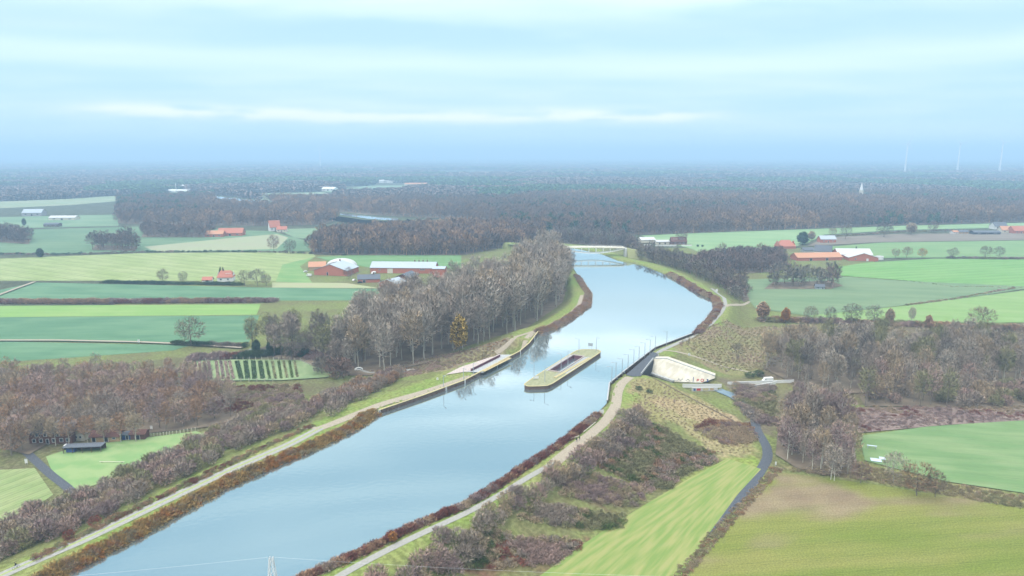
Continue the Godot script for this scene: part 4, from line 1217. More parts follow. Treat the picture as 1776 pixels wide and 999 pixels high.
# ---------------------------------------------------------------- works along the canal
func along(l: PackedVector2Array, a: int, b: int) -> PackedVector2Array: return l.slice(a, b + 1)
func quay(called: String, label: String, pts: PackedVector2Array, out: float, top: float, cope: Material, ladders: bool) -> void:
	var t := thing(called, label, "quay wall", Vector3(pts[0].x, 0, pts[0].y))
	var o := Vector3(pts[0].x, 0, pts[0].y)
	var run := 0.0
	for i in pts.size() - 1:
		var a := Vector3(pts[i].x, 0, pts[i].y) - o
		var b := Vector3(pts[i + 1].x, 0, pts[i + 1].y) - o
		var d := (b - a).normalized()
		var n := Vector3(-d.z, 0, d.x) * out # towards the land
		var len := a.distance_to(b)
		var k := maxi(1, int(round(len / 13.0)))
		for j in k:
			var p := a.lerp(b, float(j) / k)
			var q := a.lerp(b, float(j + 1) / k)
			var st := begin()
			# folded sheet piles
			var m := int(p.distance_to(q) / 0.7) / 2 * 2
			for s in m:
				var e := p.lerp(q, float(s) / m) + n * (0.18 if s % 4 < 2 else 0.0)
				var f := p.lerp(q, float(s + 1) / m) + n * (0.18 if (s + 1) % 4 < 2 else 0.0)
				quad(st, e + Vector3(0, -1.5, 0), e + Vector3(0, top - 0.2, 0), f + Vector3(0, top - 0.2, 0), f + Vector3(0, -1.5, 0))
			part(t, "sheet_pile_panel", st, M.pile)
			st = begin()
			bar(st, p + n * 0.25 + d * 0.04 + Vector3(0, top - 0.1, 0), q + n * 0.25 - d * 0.04 + Vector3(0, top - 0.1, 0), 0.6, 0.26)
			part(t, "coping", st, cope)
			if ladders and (j + i) % 2 == 0:
				st = begin()
				for s in [-0.35, 0.35]: bar(st, p - n * 0.25 + d * s + Vector3(0, -0.6, 0), p - n * 0.25 + d * s + Vector3(0, top + 0.5, 0), 0.12, 0.12)
				for s in 6: bar(st, p - n * 0.25 - d * 0.35 + Vector3(0, s * 0.35 - 0.2, 0), p - n * 0.25 + d * 0.35 + Vector3(0, s * 0.35 - 0.2, 0), 0.07, 0.07)
				part(t, "ladder", st, M.white)
func lamp(p: Vector2, h: float, dir: Vector2, label: String, group: String, base := 0.0) -> void:
	var y := hat(p.x, p.y) if base == 0.0 else base
	var t := thing("lamp_post", label, "lamp post", Vector3(p.x, y, p.y), 0, group)
	var st := begin()
	tube(st, Vector3(0, -0.2, 0), Vector3(0, h, 0), 0.17, 0.12, 6, Color.WHITE)
	part(t, "pole", st, M.steel)
	var d := Vector3(dir.x, 0, dir.y).normalized()
	st = begin()
	tube(st, Vector3(0, h, 0), Vector3(0, h + 0.15, 0) + d * 1.8, 0.07, 0.06, 5, Color.WHITE)
	part(t, "arm", st, M.steel)
	st = begin()
	bar(st, Vector3(0, h + 0.15, 0) + d * 1.5, Vector3(0, h + 0.2, 0) + d * 2.5, 0.4, 0.16)
	part(t, "lamp_head", st, M.steel)
func board(p: Vector2, w: float, h: float, low: float, m: Material, turn: float, called: String, label: String, category: String, base := 0.0) -> void:
	var t := thing(called, label, category, Vector3(p.x, hat(p.x, p.y) if base == 0.0 else base, p.y), turn)
	var st := begin()
	for s in [-0.3, 0.3]: tube(st, Vector3(s * w, -0.1, -0.08), Vector3(s * w, low + h * 0.9, -0.08), 0.06, 0.06, 6, Color.WHITE)
	part(t, "post", st, M.steel)
	box_part(t, "panel", Vector3(0, low + h * 0.5, 0), Vector3(w, h, 0.08), m)
	box_part(t, "rim", Vector3(0, low + h + 0.03, 0), Vector3(w + 0.08, 0.06, 0.12), M.steel)
func top_sheet(parent: Node3D, called: String, poly: PackedVector2Array, y: float, m: Material, o: Vector3) -> void:
	var st := begin()
	var ids := Geometry2D.triangulate_polygon(poly)
	for t in range(0, ids.size(), 3):
		var q := [ids[t], ids[t + 1], ids[t + 2]]
		if (poly[q[1]] - poly[q[0]]).cross(poly[q[2]] - poly[q[0]]) < 0.0: q = [q[0], q[2], q[1]]
		for k in q:
			st.set_uv(poly[k] / 9.0)
			st.add_vertex(Vector3(poly[k].x, y, poly[k].y) - o)
	part(parent, called, st, m)
func smooth_ring(poly: PackedVector2Array, rounds := 2) -> PackedVector2Array:
	for r in rounds:
		var o := PackedVector2Array()
		for i in poly.size():
			var a := poly[i]
			var b := poly[(i + 1) % poly.size()]
			o.append(a.lerp(b, 0.12))
			o.append(a.lerp(b, 0.88))
		poly = o
	return poly
func island() -> void:
	var top := 1.6
	var ring := smooth_ring(pl([5.5,-302.6,7.2,-306.7,12.7,-317.8,34.4,-358.6,38.0,-360.8,46.4,-360.3,47.7,-356.4,31.9,-327.9,18.6,-304.2,15.8,-301.0,7.3,-300.2]))
	var o := Vector3(ring[0].x, 0, ring[0].y)
	var t := thing("canal_island", "long narrow island with yellow rim between the two canal troughs", "island", o)
	# the sunken bay between the troughs
	var hole := pl([19.7,-323.2,34.2,-349.9,35.8,-347.2,22.1,-321.4])
	var ax := (hole[1] - hole[0]).normalized()
	var nn := Vector2(-ax.y, ax.x)
	var mid := (hole[0] + hole[2]) * 0.5
	var hl := hole[0].distance_to(hole[1]) * 0.5
	var hw := 3.1
	var hp := PackedVector2Array([mid - ax * hl - nn * hw, mid + ax * hl - nn * hw, mid + ax * hl + nn * hw, mid - ax * hl + nn * hw])
	var far := 400.0
	for q in [[-far, -hl, -far, far], [hl, far, -far, far], [-hl, hl, -far, -hw], [-hl, hl, hw, far]]:
		var rect := PackedVector2Array([mid + ax * q[0] + nn * q[2], mid + ax * q[1] + nn * q[2], mid + ax * q[1] + nn * q[3], mid + ax * q[0] + nn * q[3]])
		for g in Geometry2D.intersect_polygons(ring, rect): top_sheet(t, "grass_top", g, top, M.islandtop if absf(q[2]) == far and absf(q[3]) == far else M.concrete, o)
	var st := begin()
	var cs := begin()
	var flip := 1.0 if Geometry2D.is_polygon_clockwise(ring) else -1.0
	for i in ring.size():
		var a := Vector3(ring[i].x, 0, ring[i].y) - o
		var b := Vector3(ring[(i + 1) % ring.size()].x, 0, ring[(i + 1) % ring.size()].y) - o
		if flip > 0: quad(st, b + Vector3(0, -1.5, 0), b + Vector3(0, top, 0), a + Vector3(0, top, 0), a + Vector3(0, -1.5, 0))
		else: quad(st, a + Vector3(0, -1.5, 0), a + Vector3(0, top, 0), b + Vector3(0, top, 0), b + Vector3(0, -1.5, 0))
		bar(cs, a + Vector3(0, top + 0.02, 0), b + Vector3(0, top + 0.02, 0), 0.45, 0.25)
	part(t, "sheet_pile_wall", st, M.pile)
	part(t, "coping", cs, M.yellow)
	for i in 4:
		var a2 := hp[i]
		var b2 := hp[(i + 1) % 4]
		var a := Vector3(a2.x, 0, a2.y) - o
		var b := Vector3(b2.x, 0, b2.y) - o
		st = begin()
		bar(st, a + Vector3(0, -1.2, 0), b + Vector3(0, -1.2, 0), 0.3, 5.5)
		part(t, "bay_wall", st, M.maroon)
		st = begin()
		bar(st, a + Vector3(0, top + 0.25, 0), b + Vector3(0, top + 0.25, 0), 0.4, 0.5)
		part(t, "bay_kerb", st, M.pinkroad)
	top_sheet(t, "bay_floor", hp, -3.6, M.dark, o)
	# service walkway along the right hand trough
	st = begin()
	var wa := v2([20.1,-312.3], 0)
	var wb := v2([39.9,-344.3], 0)
	bar(st, Vector3(wa.x, top + 0.15, wa.y) - o, Vector3(wb.x, top + 0.15, wb.y) - o, 1.5, 0.3)
	part(t, "walkway", st, M.yellow)
	rail(t, "railing", Vector3(wa.x, top + 0.3, wa.y) - o, Vector3(wb.x, top + 0.3, wb.y) - o, M.steel)
	board(v2([42.3,-360.3], 0), 2.6, 1.6, 2.0, M.fibre, 160, "navigation_board", "grey signboard on posts at the far end of the canal island", "sign", top)
	board(v2([11.3,-310.0], 0), 2.4, 1.3, 0.4, M.white, 10, "navigation_board", "white board low on the near end of the canal island", "sign", top)
	var k := 0
	for p in [v2([10.3,-310.0], 0), v2([15.2,-306.7], 0), v2([24.1,-326.0], 0), v2([27.9,-331.7], 0), v2([35.5,-354.2], 0), v2([45.1,-357.5], 0)]:
		lamp(p, 7.4, Vector2(0.7, 0.7) if k % 2 else Vector2(-0.7, -0.7), "slim grey lamp post on the canal island", "lamps on the canal island", top)
		k += 1
func rail(t: Node3D, called: String, a: Vector3, b: Vector3, m: Material, h := 1.05) -> void:
	var st := begin()
	var n := int(a.distance_to(b) / 2.0)
	for k in n + 1: bar(st, a.lerp(b, float(k) / n), a.lerp(b, float(k) / n) + Vector3(0, h, 0), 0.08, 0.08)
	for y in [h * 0.5, h]: bar(st, a + Vector3(0, y, 0), b + Vector3(0, y, 0), 0.07, 0.07)
	part(t, called, st, m)
func works() -> void:
	quay("left_quay_wall", "dark sheet pile quay with yellow rim on the left bank", along(WL, 7, 13), -1.0, 1.75, M.yellow, true)
	quay("right_quay_wall", "low dark quay wall with grey rim on the right bank", along(WR, 11, 15), 1.0, 1.6, M.concrete, false)
	island()
	# --- left abutment of the canal bridge
	var o := on(v2([-14.2,-327.0], 0).x, v2([-14.2,-327.0], 0).y)
	o.y = 0.0
	var t := thing("bridge_abutment", "grey bridge deck with maroon parapet on the left bank", "bridge deck", o)
	top_sheet(t, "deck", pl([-24.6,-321.7,-19.9,-321.7,-13.9,-320.8,-2.4,-342.9,0.0,-351.3,-6.1,-351.3]), 1.5, M.concrete, o)
	top_sheet(t, "road_surface", pl([-32.0,-317.1,-25.2,-329.9,-11.4,-346.3,-6.1,-350.0,-19.9,-323.4]), 1.56, M.pinkroad, o)
	var st := begin()
	var a := Vector3(v2([-19.9,-323.0], 0).x, 2.1, v2([-19.9,-323.0], 0).y) - o
	var b := Vector3(v2([-6.3,-347.4], 0).x, 2.1, v2([-6.3,-347.4], 0).y) - o
	bar(st, a, b, 0.5, 1.5)
	part(t, "parapet", st, M.maroon)
	st = begin()
	bar(st, a + Vector3(0, 0.8, 0), b + Vector3(0, 0.8, 0), 0.7, 0.12)
	part(t, "handrail", st, M.pinkroad)
	st = begin()
	a = Vector3(v2([-13.7,-321.4], 0).x, 1.95, v2([-13.7,-321.4], 0).y) - o
	b = Vector3(v2([-0.9,-343.6], 0).x, 1.95, v2([-0.9,-343.6], 0).y) - o
	bar(st, a, b, 1.5, 0.25)
	part(t, "walkway", st, M.yellow)
	for k in 14:
		st = begin()
		bar(st, a.lerp(b, (k + 0.5) / 14.0) + Vector3(-0.6, 0.2, -0.4), a.lerp(b, (k + 0.5) / 14.0) + Vector3(0.6, 0.2, 0.4), 0.35, 0.14)
		part(t, "tread", st, M.tan)
	house("control_hut", "small white control hut at the end of the maroon parapet", "hut", v2([-4.4,-351.3], 0), 2.6, 2.2, 2.0, 2.5, 25, M.white, M.lightroof, {doors = [[0, 0.0, 0.9, 1.6]]})
	# --- right abutment and the wing wall down to the road
	o = on(v2([65.9,-327.0], 0).x, v2([65.9,-327.0], 0).y)
	o.y = 0.0
	t = thing("bridge_abutment", "dark grey deck and parapet of the right hand trough", "bridge deck", o)
	top_sheet(t, "deck", pl([54.4,-317.3,57.2,-314.6,61.5,-315.5,71.7,-340.9,77.3,-353.4,75.2,-356.7]), 1.5, M.tarmac, o)
	st = begin()
	a = Vector3(v2([61.8,-317.3], 0).x, 1.9, v2([61.8,-317.3], 0).y) - o
	b = Vector3(v2([72.7,-342.9], 0).x, 1.9, v2([72.7,-342.9], 0).y) - o
	bar(st, a, b, 0.4, 1.0)
	part(t, "parapet", st, M.concrete)
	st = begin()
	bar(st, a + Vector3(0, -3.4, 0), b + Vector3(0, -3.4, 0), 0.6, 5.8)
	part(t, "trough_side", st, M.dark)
	var w0 := v3([73.4,-344.6,80.0,-344.6], 1.3) + v3([100.4,-327.7], -2.5) + v3([100.3,-327.4], -3.6) + v3([93.9,-327.5,80.3,-329.2], -6.0) + v3([69.9,-340.7], -4.6)
	o = Vector3(w0[0].x, LAND, w0[0].z)
	t = thing("wing_wall", "big pale concrete wing wall with graffiti beside the canal bridge", "retaining wall", o)
	st = begin()
	var back := Vector3(2.0, -0.6, -6.0)
	for i in range(1, w0.size() - 1):
		for p in [w0[0], w0[i], w0[i + 1]]:
			st.set_uv(Vector2(p.x + p.z, p.y) / 20.0)
			st.add_vertex(p - o)
	for i in w0.size():
		var j := (i + 1) % w0.size()
		quad(st, w0[i] - o, w0[i] + back - o, w0[j] + back - o, w0[j] - o)
	part(t, "face", st, M.wing)
	for q in [[w0[0], w0[1]], [w0[1], w0[2]]]:
		st = begin()
		bar(st, q[0] - o + Vector3(0, 0.15, 0), q[1] - o + Vector3(0, 0.15, 0), 0.6, 0.3)
		part(t, "coping", st, M.concrete)
	st = begin()
	bar(st, w0[6] - o + Vector3(-0.3, 0.1, 1.2), w0[5] - o + Vector3(-0.3, 0.7, 1.2), 1.6, 1.0)
	part(t, "plinth", st, M.concrete)
	# scrawled letters on the lower part of the wall
	var face: Vector3 = (w0[4] - w0[5]).normalized()
	var strokes := [ # along, up; one scrawl each
		[M.concrete, [0.0, 0.3, 2.2, 0.3, 2.6, 1.6, 3.4, 0.4, 4.6, 1.5]], [M.concrete, [6.0, 0.5, 7.2, 1.4, 8.0, 0.4]], [M.bluepaint, [9.6, 0.1, 9.7, 2.6]],
		[M.redpaint, [11.4, 0.3, 11.5, 1.5, 12.4, 1.6, 12.3, 0.9, 11.6, 0.8]], [M.redpaint, [13.6, 0.4, 13.2, 1.2, 13.9, 1.8, 14.7, 1.3, 14.4, 0.5, 13.6, 0.4]], [M.bluepaint, [16.0, 1.7, 16.9, 1.6, 16.3, 1.1, 17.0, 0.7, 16.0, 0.4]]]
	for q in strokes:
		st = begin()
		for i in range(0, q[1].size() - 2, 2):
			bar(st, w0[5] - o + face * q[1][i] + Vector3(-0.25, 0.5 + q[1][i + 1], 0.7), w0[5] - o + face * q[1][i + 2] + Vector3(-0.25, 0.5 + q[1][i + 3], 0.7), 0.22, 0.3)
		part(t, "graffiti", st, q[0])
	# road parapets, van
	for q in [[v2([82.7,-320.5], 0), v2([101.7,-320.5], 0), 1.1, "white parapet of the road below the wing wall"], [v2([105.8,-324.5], 0), v2([139.7,-328.0], 0), 0.8, "long white parapet leading right past the white van"], [v2([117.5,-320.5], 0), v2([129.8,-325.7], 0), 0.6, "short white kerb wall below the white van"]]:
		var pa := Vector3(q[0].x, 0, q[0].y)
		var pb := Vector3(q[1].x, 0, q[1].y)
		var e := thing("road_parapet", q[3], "parapet", Vector3(pa.x, LAND, pa.z))
		st = begin()
		bar(st, Vector3(0, q[2] * 0.5 + 0.2, 0), pb - pa + Vector3(0, q[2] * 0.5 + 0.2, 0), 0.4, q[2] + 0.5)
		part(e, "wall", st, M.white)
		st = begin()
		bar(st, Vector3(0, q[2] + 0.52, 0), pb - pa + Vector3(0, q[2] + 0.52, 0), 0.6, 0.14)
		part(e, "coping", st, M.lightroof)
	car(v2([127.1,-329.2], 0), 8, M.white, "white van on the road beyond the wing wall", true)
	var gp := v2([92.3,-316.4], 0)
	var gb := thing("graffiti_wall", "low wall painted with red and yellow graffiti below the parapet", "wall", on(gp.x, gp.y), 4)
	box_part(gb, "masonry", Vector3(0, 0.8, 0), Vector3(12.5, 2.0, 0.5), M.lightroof)
	for q in [[-3.0, 1.9, M.redpaint], [0.5, 2.6, M.yellow], [3.5, 1.8, M.tan], [-5.0, 1.0, M.bluepaint]]: box_part(gb, "painted_patch", Vector3(q[0], 0.85, 0.27), Vector3(q[1], 1.1, 0.04), q[2])
	# --- lamps, signs
	var k := 0
	for p in [v2([85.8,-371.1], 0), v2([77.3,-360.7], 0), v2([73.1,-353.6], 0), v2([69.1,-347.2], 0), v2([64.9,-340.5], 0), v2([61.2,-334.6], 0), v2([56.9,-326.0], 0), v2([52.9,-318.8], 0), v2([49.0,-312.7], 0), v2([46.1,-305.9], 0)]:
		lamp(p, 7.6, Vector2(-1, 0.1), ["lamp post standing apart at the far end of the right quay", "second lamp post from the far end of the right quay", "lamp post in the middle of the right quay row"][mini(k, 2)], "lamps along the right quay", 1.4)
		k += 1
	for p in [v2([-31.0,-298.7], 0), v2([-22.6,-309.3], 0), v2([-18.5,-317.0], 0)]: lamp(p, 7.4, Vector2(0.5, 0.85), "slim lamp post beside the left towpath", "lamps along the left towpath")
	board(v2([36.4,-266.8], 0), 2.0, 1.6, 0.5, M.white, 10, "navigation_board", "white signboard at the end of the right hand reeds", "sign")
	board(v2([-34.8,-309.3], 0), 0.8, 1.1, 0.3, M.white, 0, "marker_board", "little white marker on the left lawn", "sign")
	board(v2([77.4,-354.1], 0), 1.2, 1.0, 0.5, M.white, 20, "marker_board", "little white marker where the right deck ends", "sign")
	board(v2([94.8,-356.9], 0), 1.0, 1.2, 0.5, M.white, 0, "marker_board", "little white marker on the rough slope above the wing wall", "sign")
	board(v2([158.2,-524.6], 0), 1.6, 2.0, 1.0, M.white, 0, "marker_board", "white board on the far right bank by the bend", "sign")
	board(v2([-223.0,-399.8], 0), 1.0, 1.8, 0.8, M.white, 0, "marker_board", "white roadside marker in the green fields at left", "sign")
	board(v2([95.7,-234.4], 0), 0.5, 1.2, 0.4, M.white, 0, "marker_board", "white post marker at the corner of the near field", "sign")
	board(v2([-176.9,-235.4], 0), 0.9, 1.6, 0.6, M.white, 10, "marker_board", "white notice at the lane by the russet wood", "sign")
	board(v2([-147.5,-267.0], 0), 0.9, 1.3, 0.8, M.white, 0, "marker_board", "white notice on the fence right of the dark house", "sign")
	car(v2([-80.4,-348.0], 0), 20, M.white, "white car on the lane at the edge of the pale wood")
	# --- bank barrier by the walkers
	for q in [[v2([27.1,-246.7], 0), v2([32.8,-256.4], 0), "pale barrier rail by the reeds above the walkers"], [v2([21.8,-240.7], 0), v2([25.0,-242.9], 0), "short pale barrier rail just above the walkers"]]:
		var pa := on(q[0].x, q[0].y)
		var pb := on(q[1].x, q[1].y)
		var e := thing("barrier_rail", q[2], "barrier", pa)
		st = begin()
		bar(st, Vector3(0, 0.7, 0), pb - pa + Vector3(0, 0.7, 0), 0.12, 0.35)
		part(e, "rail", st, M.cream)
		for f in 5:
			st = begin()
			bar(st, (pb - pa) * f / 4.0 + Vector3(0, -0.1, 0), (pb - pa) * f / 4.0 + Vector3(0, 0.55, 0), 0.12, 0.12)
			part(e, "post", st, M.post)
func arch_bridge() -> void:
	var z := -718.0
	var x0 := 50.5
	var x1 := 117.5
	var o := Vector3((x0 + x1) * 0.5, 0, z)
	var t := thing("arch_bridge", "pale fish bellied road bridge crossing the canal", "bridge", o)
	var hl := (x1 - x0) * 0.5
	for s in [-3.2, 3.2]:
		var st := begin()
		var n := 24
		for k in n:
			var a := -1.0 + 2.0 * k / n
			var b := -1.0 + 2.0 * (k + 1) / n
			bar(st, Vector3(a * hl, 9.0 - 5.0 * (1.0 - a * a), s), Vector3(b * hl, 9.0 - 5.0 * (1.0 - b * b), s), 0.6, 0.75)
		part(t, "lower_chord", st, M.white)
		for k in 8:
			var a := -0.78 + 1.56 * k / 7.0
			st = begin()
			bar(st, Vector3(a * hl, 9.4 + 0.6 * (1.0 - a * a), s), Vector3(a * hl, 9.0 - 5.0 * (1.0 - a * a), s), 0.45, 0.45)
			part(t, "upright", st, M.white)
	var st := begin()
	for k in 16:
		var a := -1.0 + 2.0 * k / 16
		var b := -1.0 + 2.0 * (k + 1) / 16
		bar(st, Vector3(a * hl, 9.4 + 0.6 * (1.0 - a * a), 0), Vector3(b * hl, 9.4 + 0.6 * (1.0 - b * b), 0), 7.6, 0.9)
	part(t, "deck", st, M.cream)
	for s in [-3.7, 3.7]:
		st = begin()
		for k in 16:
			var a := -1.0 + 2.0 * k / 16
			var b := -1.0 + 2.0 * (k + 1) / 16
			for y in [10.4, 10.9]: bar(st, Vector3(a * hl, y + 0.6 * (1.0 - a * a), s), Vector3(b * hl, y + 0.6 * (1.0 - b * b), s), 0.12, 0.12)
			bar(st, Vector3(a * hl, 9.8 + 0.6 * (1.0 - a * a), s), Vector3(a * hl, 10.9 + 0.6 * (1.0 - a * a), s), 0.1, 0.1)
		part(t, "railing", st, M.white)
	for s in [-1.0, 1.0]: box_part(t, "abutment", Vector3(s * (hl + 1.0), 3.0, 0), Vector3(2.2, 12.0, 7.4), M.lightroof)
	# earth ramps that carry the road up to the bridge
	for s in [-1.0, 1.0]:
		st = begin()
		var b := []
		var p := []
		var xa: float = s * (hl + 2.2)
		var xb: float = s * (hl + 70.0)
		if s < 0.0:
			b = [Vector3(xb, LAND, -8), Vector3(xa, LAND, -16), Vector3(xa, LAND, 16), Vector3(xb, LAND, 8)]
			p = [Vector3(xb, LAND + 0.5, -3.5), Vector3(xa, 9.2, -3.8), Vector3(xa, 9.2, 3.8), Vector3(xb, LAND + 0.5, 3.5)]
		else:
			b = [Vector3(xa, LAND, -16), Vector3(xb, LAND, -8), Vector3(xb, LAND, 8), Vector3(xa, LAND, 16)]
			p = [Vector3(xa, 9.2, -3.8), Vector3(xb, LAND + 0.5, -3.5), Vector3(xb, LAND + 0.5, 3.5), Vector3(xa, 9.2, 3.8)]
		hull(st, b, p)
		st.generate_normals()
		var r := inst(st.commit(), tex_mat(90, 0.03, Color(0.24, 0.25, 0.10), Color(0.32, 0.31, 0.15)))
		structure(r, "bridge_ramp")
		r.position = o
func pylon() -> void:
	var o := Vector3(-39.9, LAND, -104)
	var t := thing("power_pylon", "top of a lattice power pylon before the water at the bottom edge", "pylon", o)
	var h := 45.6
	for q in [[1, 1], [1, -1], [-1, -1], [-1, 1]]:
		var st := begin()
		tube(st, Vector3(q[0] * 4.0, -0.3, q[1] * 4.0), Vector3(q[0] * 0.25, h, q[1] * 0.25), 0.13, 0.07, 5, Color.WHITE)
		part(t, "leg", st, M.galv)
	var st := begin()
	for k in 22:
		var a := k / 22.0
		var b := (k + 1) / 22.0
		var ra := lerpf(4.0, 0.25, a)
		var rb := lerpf(4.0, 0.25, b)
		for q in [[1, 1, 1, -1], [1, -1, -1, -1], [-1, -1, -1, 1], [-1, 1, 1, 1]]:
			tube(st, Vector3(q[0] * ra, a * h, q[1] * ra), Vector3(q[2] * rb, b * h, q[3] * rb), 0.05, 0.05, 3, Color.WHITE)
			tube(st, Vector3(q[2] * ra, a * h, q[3] * ra), Vector3(q[0] * rb, b * h, q[1] * rb), 0.05, 0.05, 3, Color.WHITE)
	part(t, "lattice", st, M.galv)
	for y in [28.0, 35.0]:
		st = begin()
		tube(st, Vector3(0, y, -9), Vector3(0, y + 1.0, 0), 0.08, 0.12, 4, Color.WHITE)
		tube(st, Vector3(0, y, 9), Vector3(0, y + 1.0, 0), 0.08, 0.12, 4, Color.WHITE)
		tube(st, Vector3(0, y, -9), Vector3(0, y + 3.0, 0), 0.05, 0.05, 3, Color.WHITE)
		tube(st, Vector3(0, y, 9), Vector3(0, y + 3.0, 0), 0.05, 0.05, 3, Color.WHITE)
		part(t, "cross_arm", st, M.galv)
	var w := thing("earth_wire", "thin power line wire crossing low over the water at the bottom", "power line", o + Vector3(0, h, 0))
	for s in [-1.0, 1.0]:
		st = begin()
		for k in 20:
			var a := k / 20.0
			var b := (k + 1) / 20.0
			tube(st, Vector3(s * 260.0 * a, -26.0 * a * (1.0 - a), -8.0 * s * a), Vector3(s * 260.0 * b, -26.0 * b * (1.0 - b), -8.0 * s * b), 0.010, 0.010, 4, Color.WHITE)
		part(w, "wire", st, M.galv)
# ---------------------------------------------------------------- small plants, gardens, people
func line_pts(l: PackedVector2Array, gap: float, lo: float, hi: float) -> Array:
	# points strewn beside a line, from lo to hi metres to its left hand
	var o := []
	for i in l.size() - 1:
		var d := (l[i + 1] - l[i]).normalized()
		var n := Vector2(-d.y, d.x)
		var len := l[i].distance_to(l[i + 1])
		var k := 0.0
		while k < len:
			var w := lo
			while w < hi:
				o.append(l[i] + d * (k + rf(-0.6, 0.6) * gap) + n * (w + rf(0, gap)))
				w += gap
			k += gap
	return o
func strew(pts: Array, lo: float, hi: float, tints: Array, patch := 0.03) -> Array:
	var o := []
	var n := nz_(int(pts.size()) + 17, patch, 2)
	for p in pts:
		if not in_view(p): continue
		var f := clampf(0.5 + 1.3 * n.get_noise_2d(p.x, p.y) + rf(-0.2, 0.2), 0.0, 0.999)
		var c: Color = M.tint[tints[int(f * tints.size())]]
		var k := rf(0.85, 1.15)
		o.append([p.x, p.y, rf(lo, hi), Color(c.r * k, c.g * k, c.b * k)])
	return o
func stuff(poly: PackedVector2Array, gap: float, lo: float, hi: float, tints: Array, called: String, label: String, category: String, kinds := ["brush"]) -> void:
	mass(strew(Array(scatter(poly, gap)), lo, hi, tints), kinds, called, label, category)
func undergrowth() -> void:
	# reeds and brambles at the water's edge
	mass(strew(line_pts(along(WL, 1, 7), 1.0, -3.4, -0.2), 0.65, 1.15, ["reed", "straw", "orange", "reed", "rust", "orange", "straw", "reed"], 0.08), ["brush"], "reeds", "rust orange reeds along the near left bank", "reeds")
	mass(strew(line_pts(along(WL, 13, 19), 1.3, -3.4, -0.2), 0.8, 1.3, ["rust", "tan", "pink", "rust"], 0.06), ["brush"], "reeds", "brown reeds along the far left bank at the bend", "reeds")
	mass(strew(line_pts(along(WR, 1, 10), 1.0, 0.2, 3.2), 0.75, 1.25, ["berry", "rust", "berry", "purple", "tan"], 0.06), ["brush"], "brambles", "dark red brambles along the near right bank", "brambles")
	mass(strew(line_pts(along(WR, 15, 22), 1.3, 0.2, 3.4), 0.8, 1.4, ["rust", "purple", "berry", "tan"], 0.06), ["brush"], "brambles", "brown brambles along the far right bank at the bend", "brambles")
	# brushwood tongues on the right embankment
	stuff(pl([51.1,-263.5,59.8,-258.1,75.2,-243.5,75.1,-238.0,61.6,-227.8,52.9,-216.1,34.0,-220.8,26.6,-225.7,37.0,-242.3]), 1.5, 0.55, 1.2, ["olive", "tan", "mid", "rust", "grey", "pink", "olive"], "brushwood", "largest brushwood patch on the right embankment, olive and rust", "brushwood")
	stuff(pl([21.8,-217.6,48.1,-216.7,40.1,-204.5,27.8,-202.6,13.1,-202.1]), 1.5, 0.5, 1.1, ["pink", "purple", "tan", "olive", "grey"], "brushwood", "brownish brushwood tongue second from the canal bridge", "brushwood")
	stuff(pl([7.5,-196.9,36.3,-198.4,33.1,-191.3,16.7,-189.1,2.9,-188.4]), 1.5, 0.5, 1.1, ["olive", "mid", "tan", "olive", "grey"], "brushwood", "olive green brushwood tongue third from the canal bridge", "brushwood")
	stuff(pl([-8.7,-181.1,22.2,-183.7,13.1,-173.3,-1.3,-171.2,-16.6,-166.6]), 1.5, 0.5, 1.15, ["olive", "mid", "tan", "red", "grey", "pink"], "brushwood", "brushwood tongue with red patches nearest the camera", "brushwood")
	# heath, dead grass, litter of the slopes
	stuff(pl([145.7,-292.6,235.4,-294.0,224.1,-278.9,181.3,-273.2,142.4,-265.2]), 2.0, 0.35, 0.8, ["purple", "pink", "berry", "tan"], "heather", "purple brown heather strip between wood and green field", "heather")
	stuff(pl([81.1,-273.1,99.8,-274.7,97.7,-255.1,80.8,-251.6,72.1,-261.6]), 1.6, 0.4, 0.8, ["berry", "rust", "purple", "tan"], "heather", "reddish heather at the foot of the tan slope", "heather")
	stuff(pl([55.8,-309.3,65.6,-311.4,93.2,-284.9,96.7,-265.4,90.1,-246.0,76.7,-245.0,67.8,-262.8,49.4,-264.6]), 2.0, 0.16, 0.34, ["straw", "tan", "straw", "straw", "pink"], "dead_grass", "straw coloured dead grass on the slope below the bridge", "grass")
	stuff(pl([90.3,-371.1,138.2,-433.9,197.0,-448.8,187.5,-405.3,132.6,-345.3,111.6,-345.3]), 2.2, 0.2, 0.5, ["straw", "straw", "olive", "pink"], "rough_grass", "rough straw and olive grass right of the far quay", "grass")
	stuff(pl([94.4,-231.2,122.2,-222.7,163.0,-202.9,169.0,-211.2,149.1,-221.0,126.5,-235.4,106.4,-232.6]), 1.3, 0.25, 0.6, ["straw", "tan", "straw", "olive"], "rough_grass", "tan rough grass along the edge of the near field", "grass")
	stuff(pl([-74.4,-345.3,-44.3,-370.9,-6.0,-386.1,4.0,-389.8,-9.2,-379.9,-30.9,-329.7,-53.3,-325.5]), 1.8, 0.25, 0.6, ["pink", "straw", "tan", "purple", "rust"], "rough_grass", "pinkish rubble and dead grass before the pale wood", "grass")
	stuff(pl([-136.6,-320.6,-104.0,-324.0,-93.7,-298.4,-114.0,-282.9,-133.5,-287.7]), 2.2, 0.5, 1.1, ["purple", "pink", "straw", "tan", "berry"], "heather", "purple brown scrub below the nursery plot", "scrub")
	stuff(pl([108.0,-324.0,127.9,-320.6,110.7,-271.3,101.5,-272.5,101.3,-298.4]), 2.2, 0.6, 1.3, ["grey", "purple", "tan", "olive"], "scrub", "grey scrub beside the stream below the white van", "scrub")
	mass(strew(line_pts(pl([42.2,-164.8,60.6,-188.9,82.0,-216.0,95.0,-232.6]), 0.9, -1.2, 1.6), 0.2, 0.5, ["tan", "rust", "straw"], 0.1), ["brush"], "verge_grass", "brown dead grass on the verge right of the dark lane", "grass")
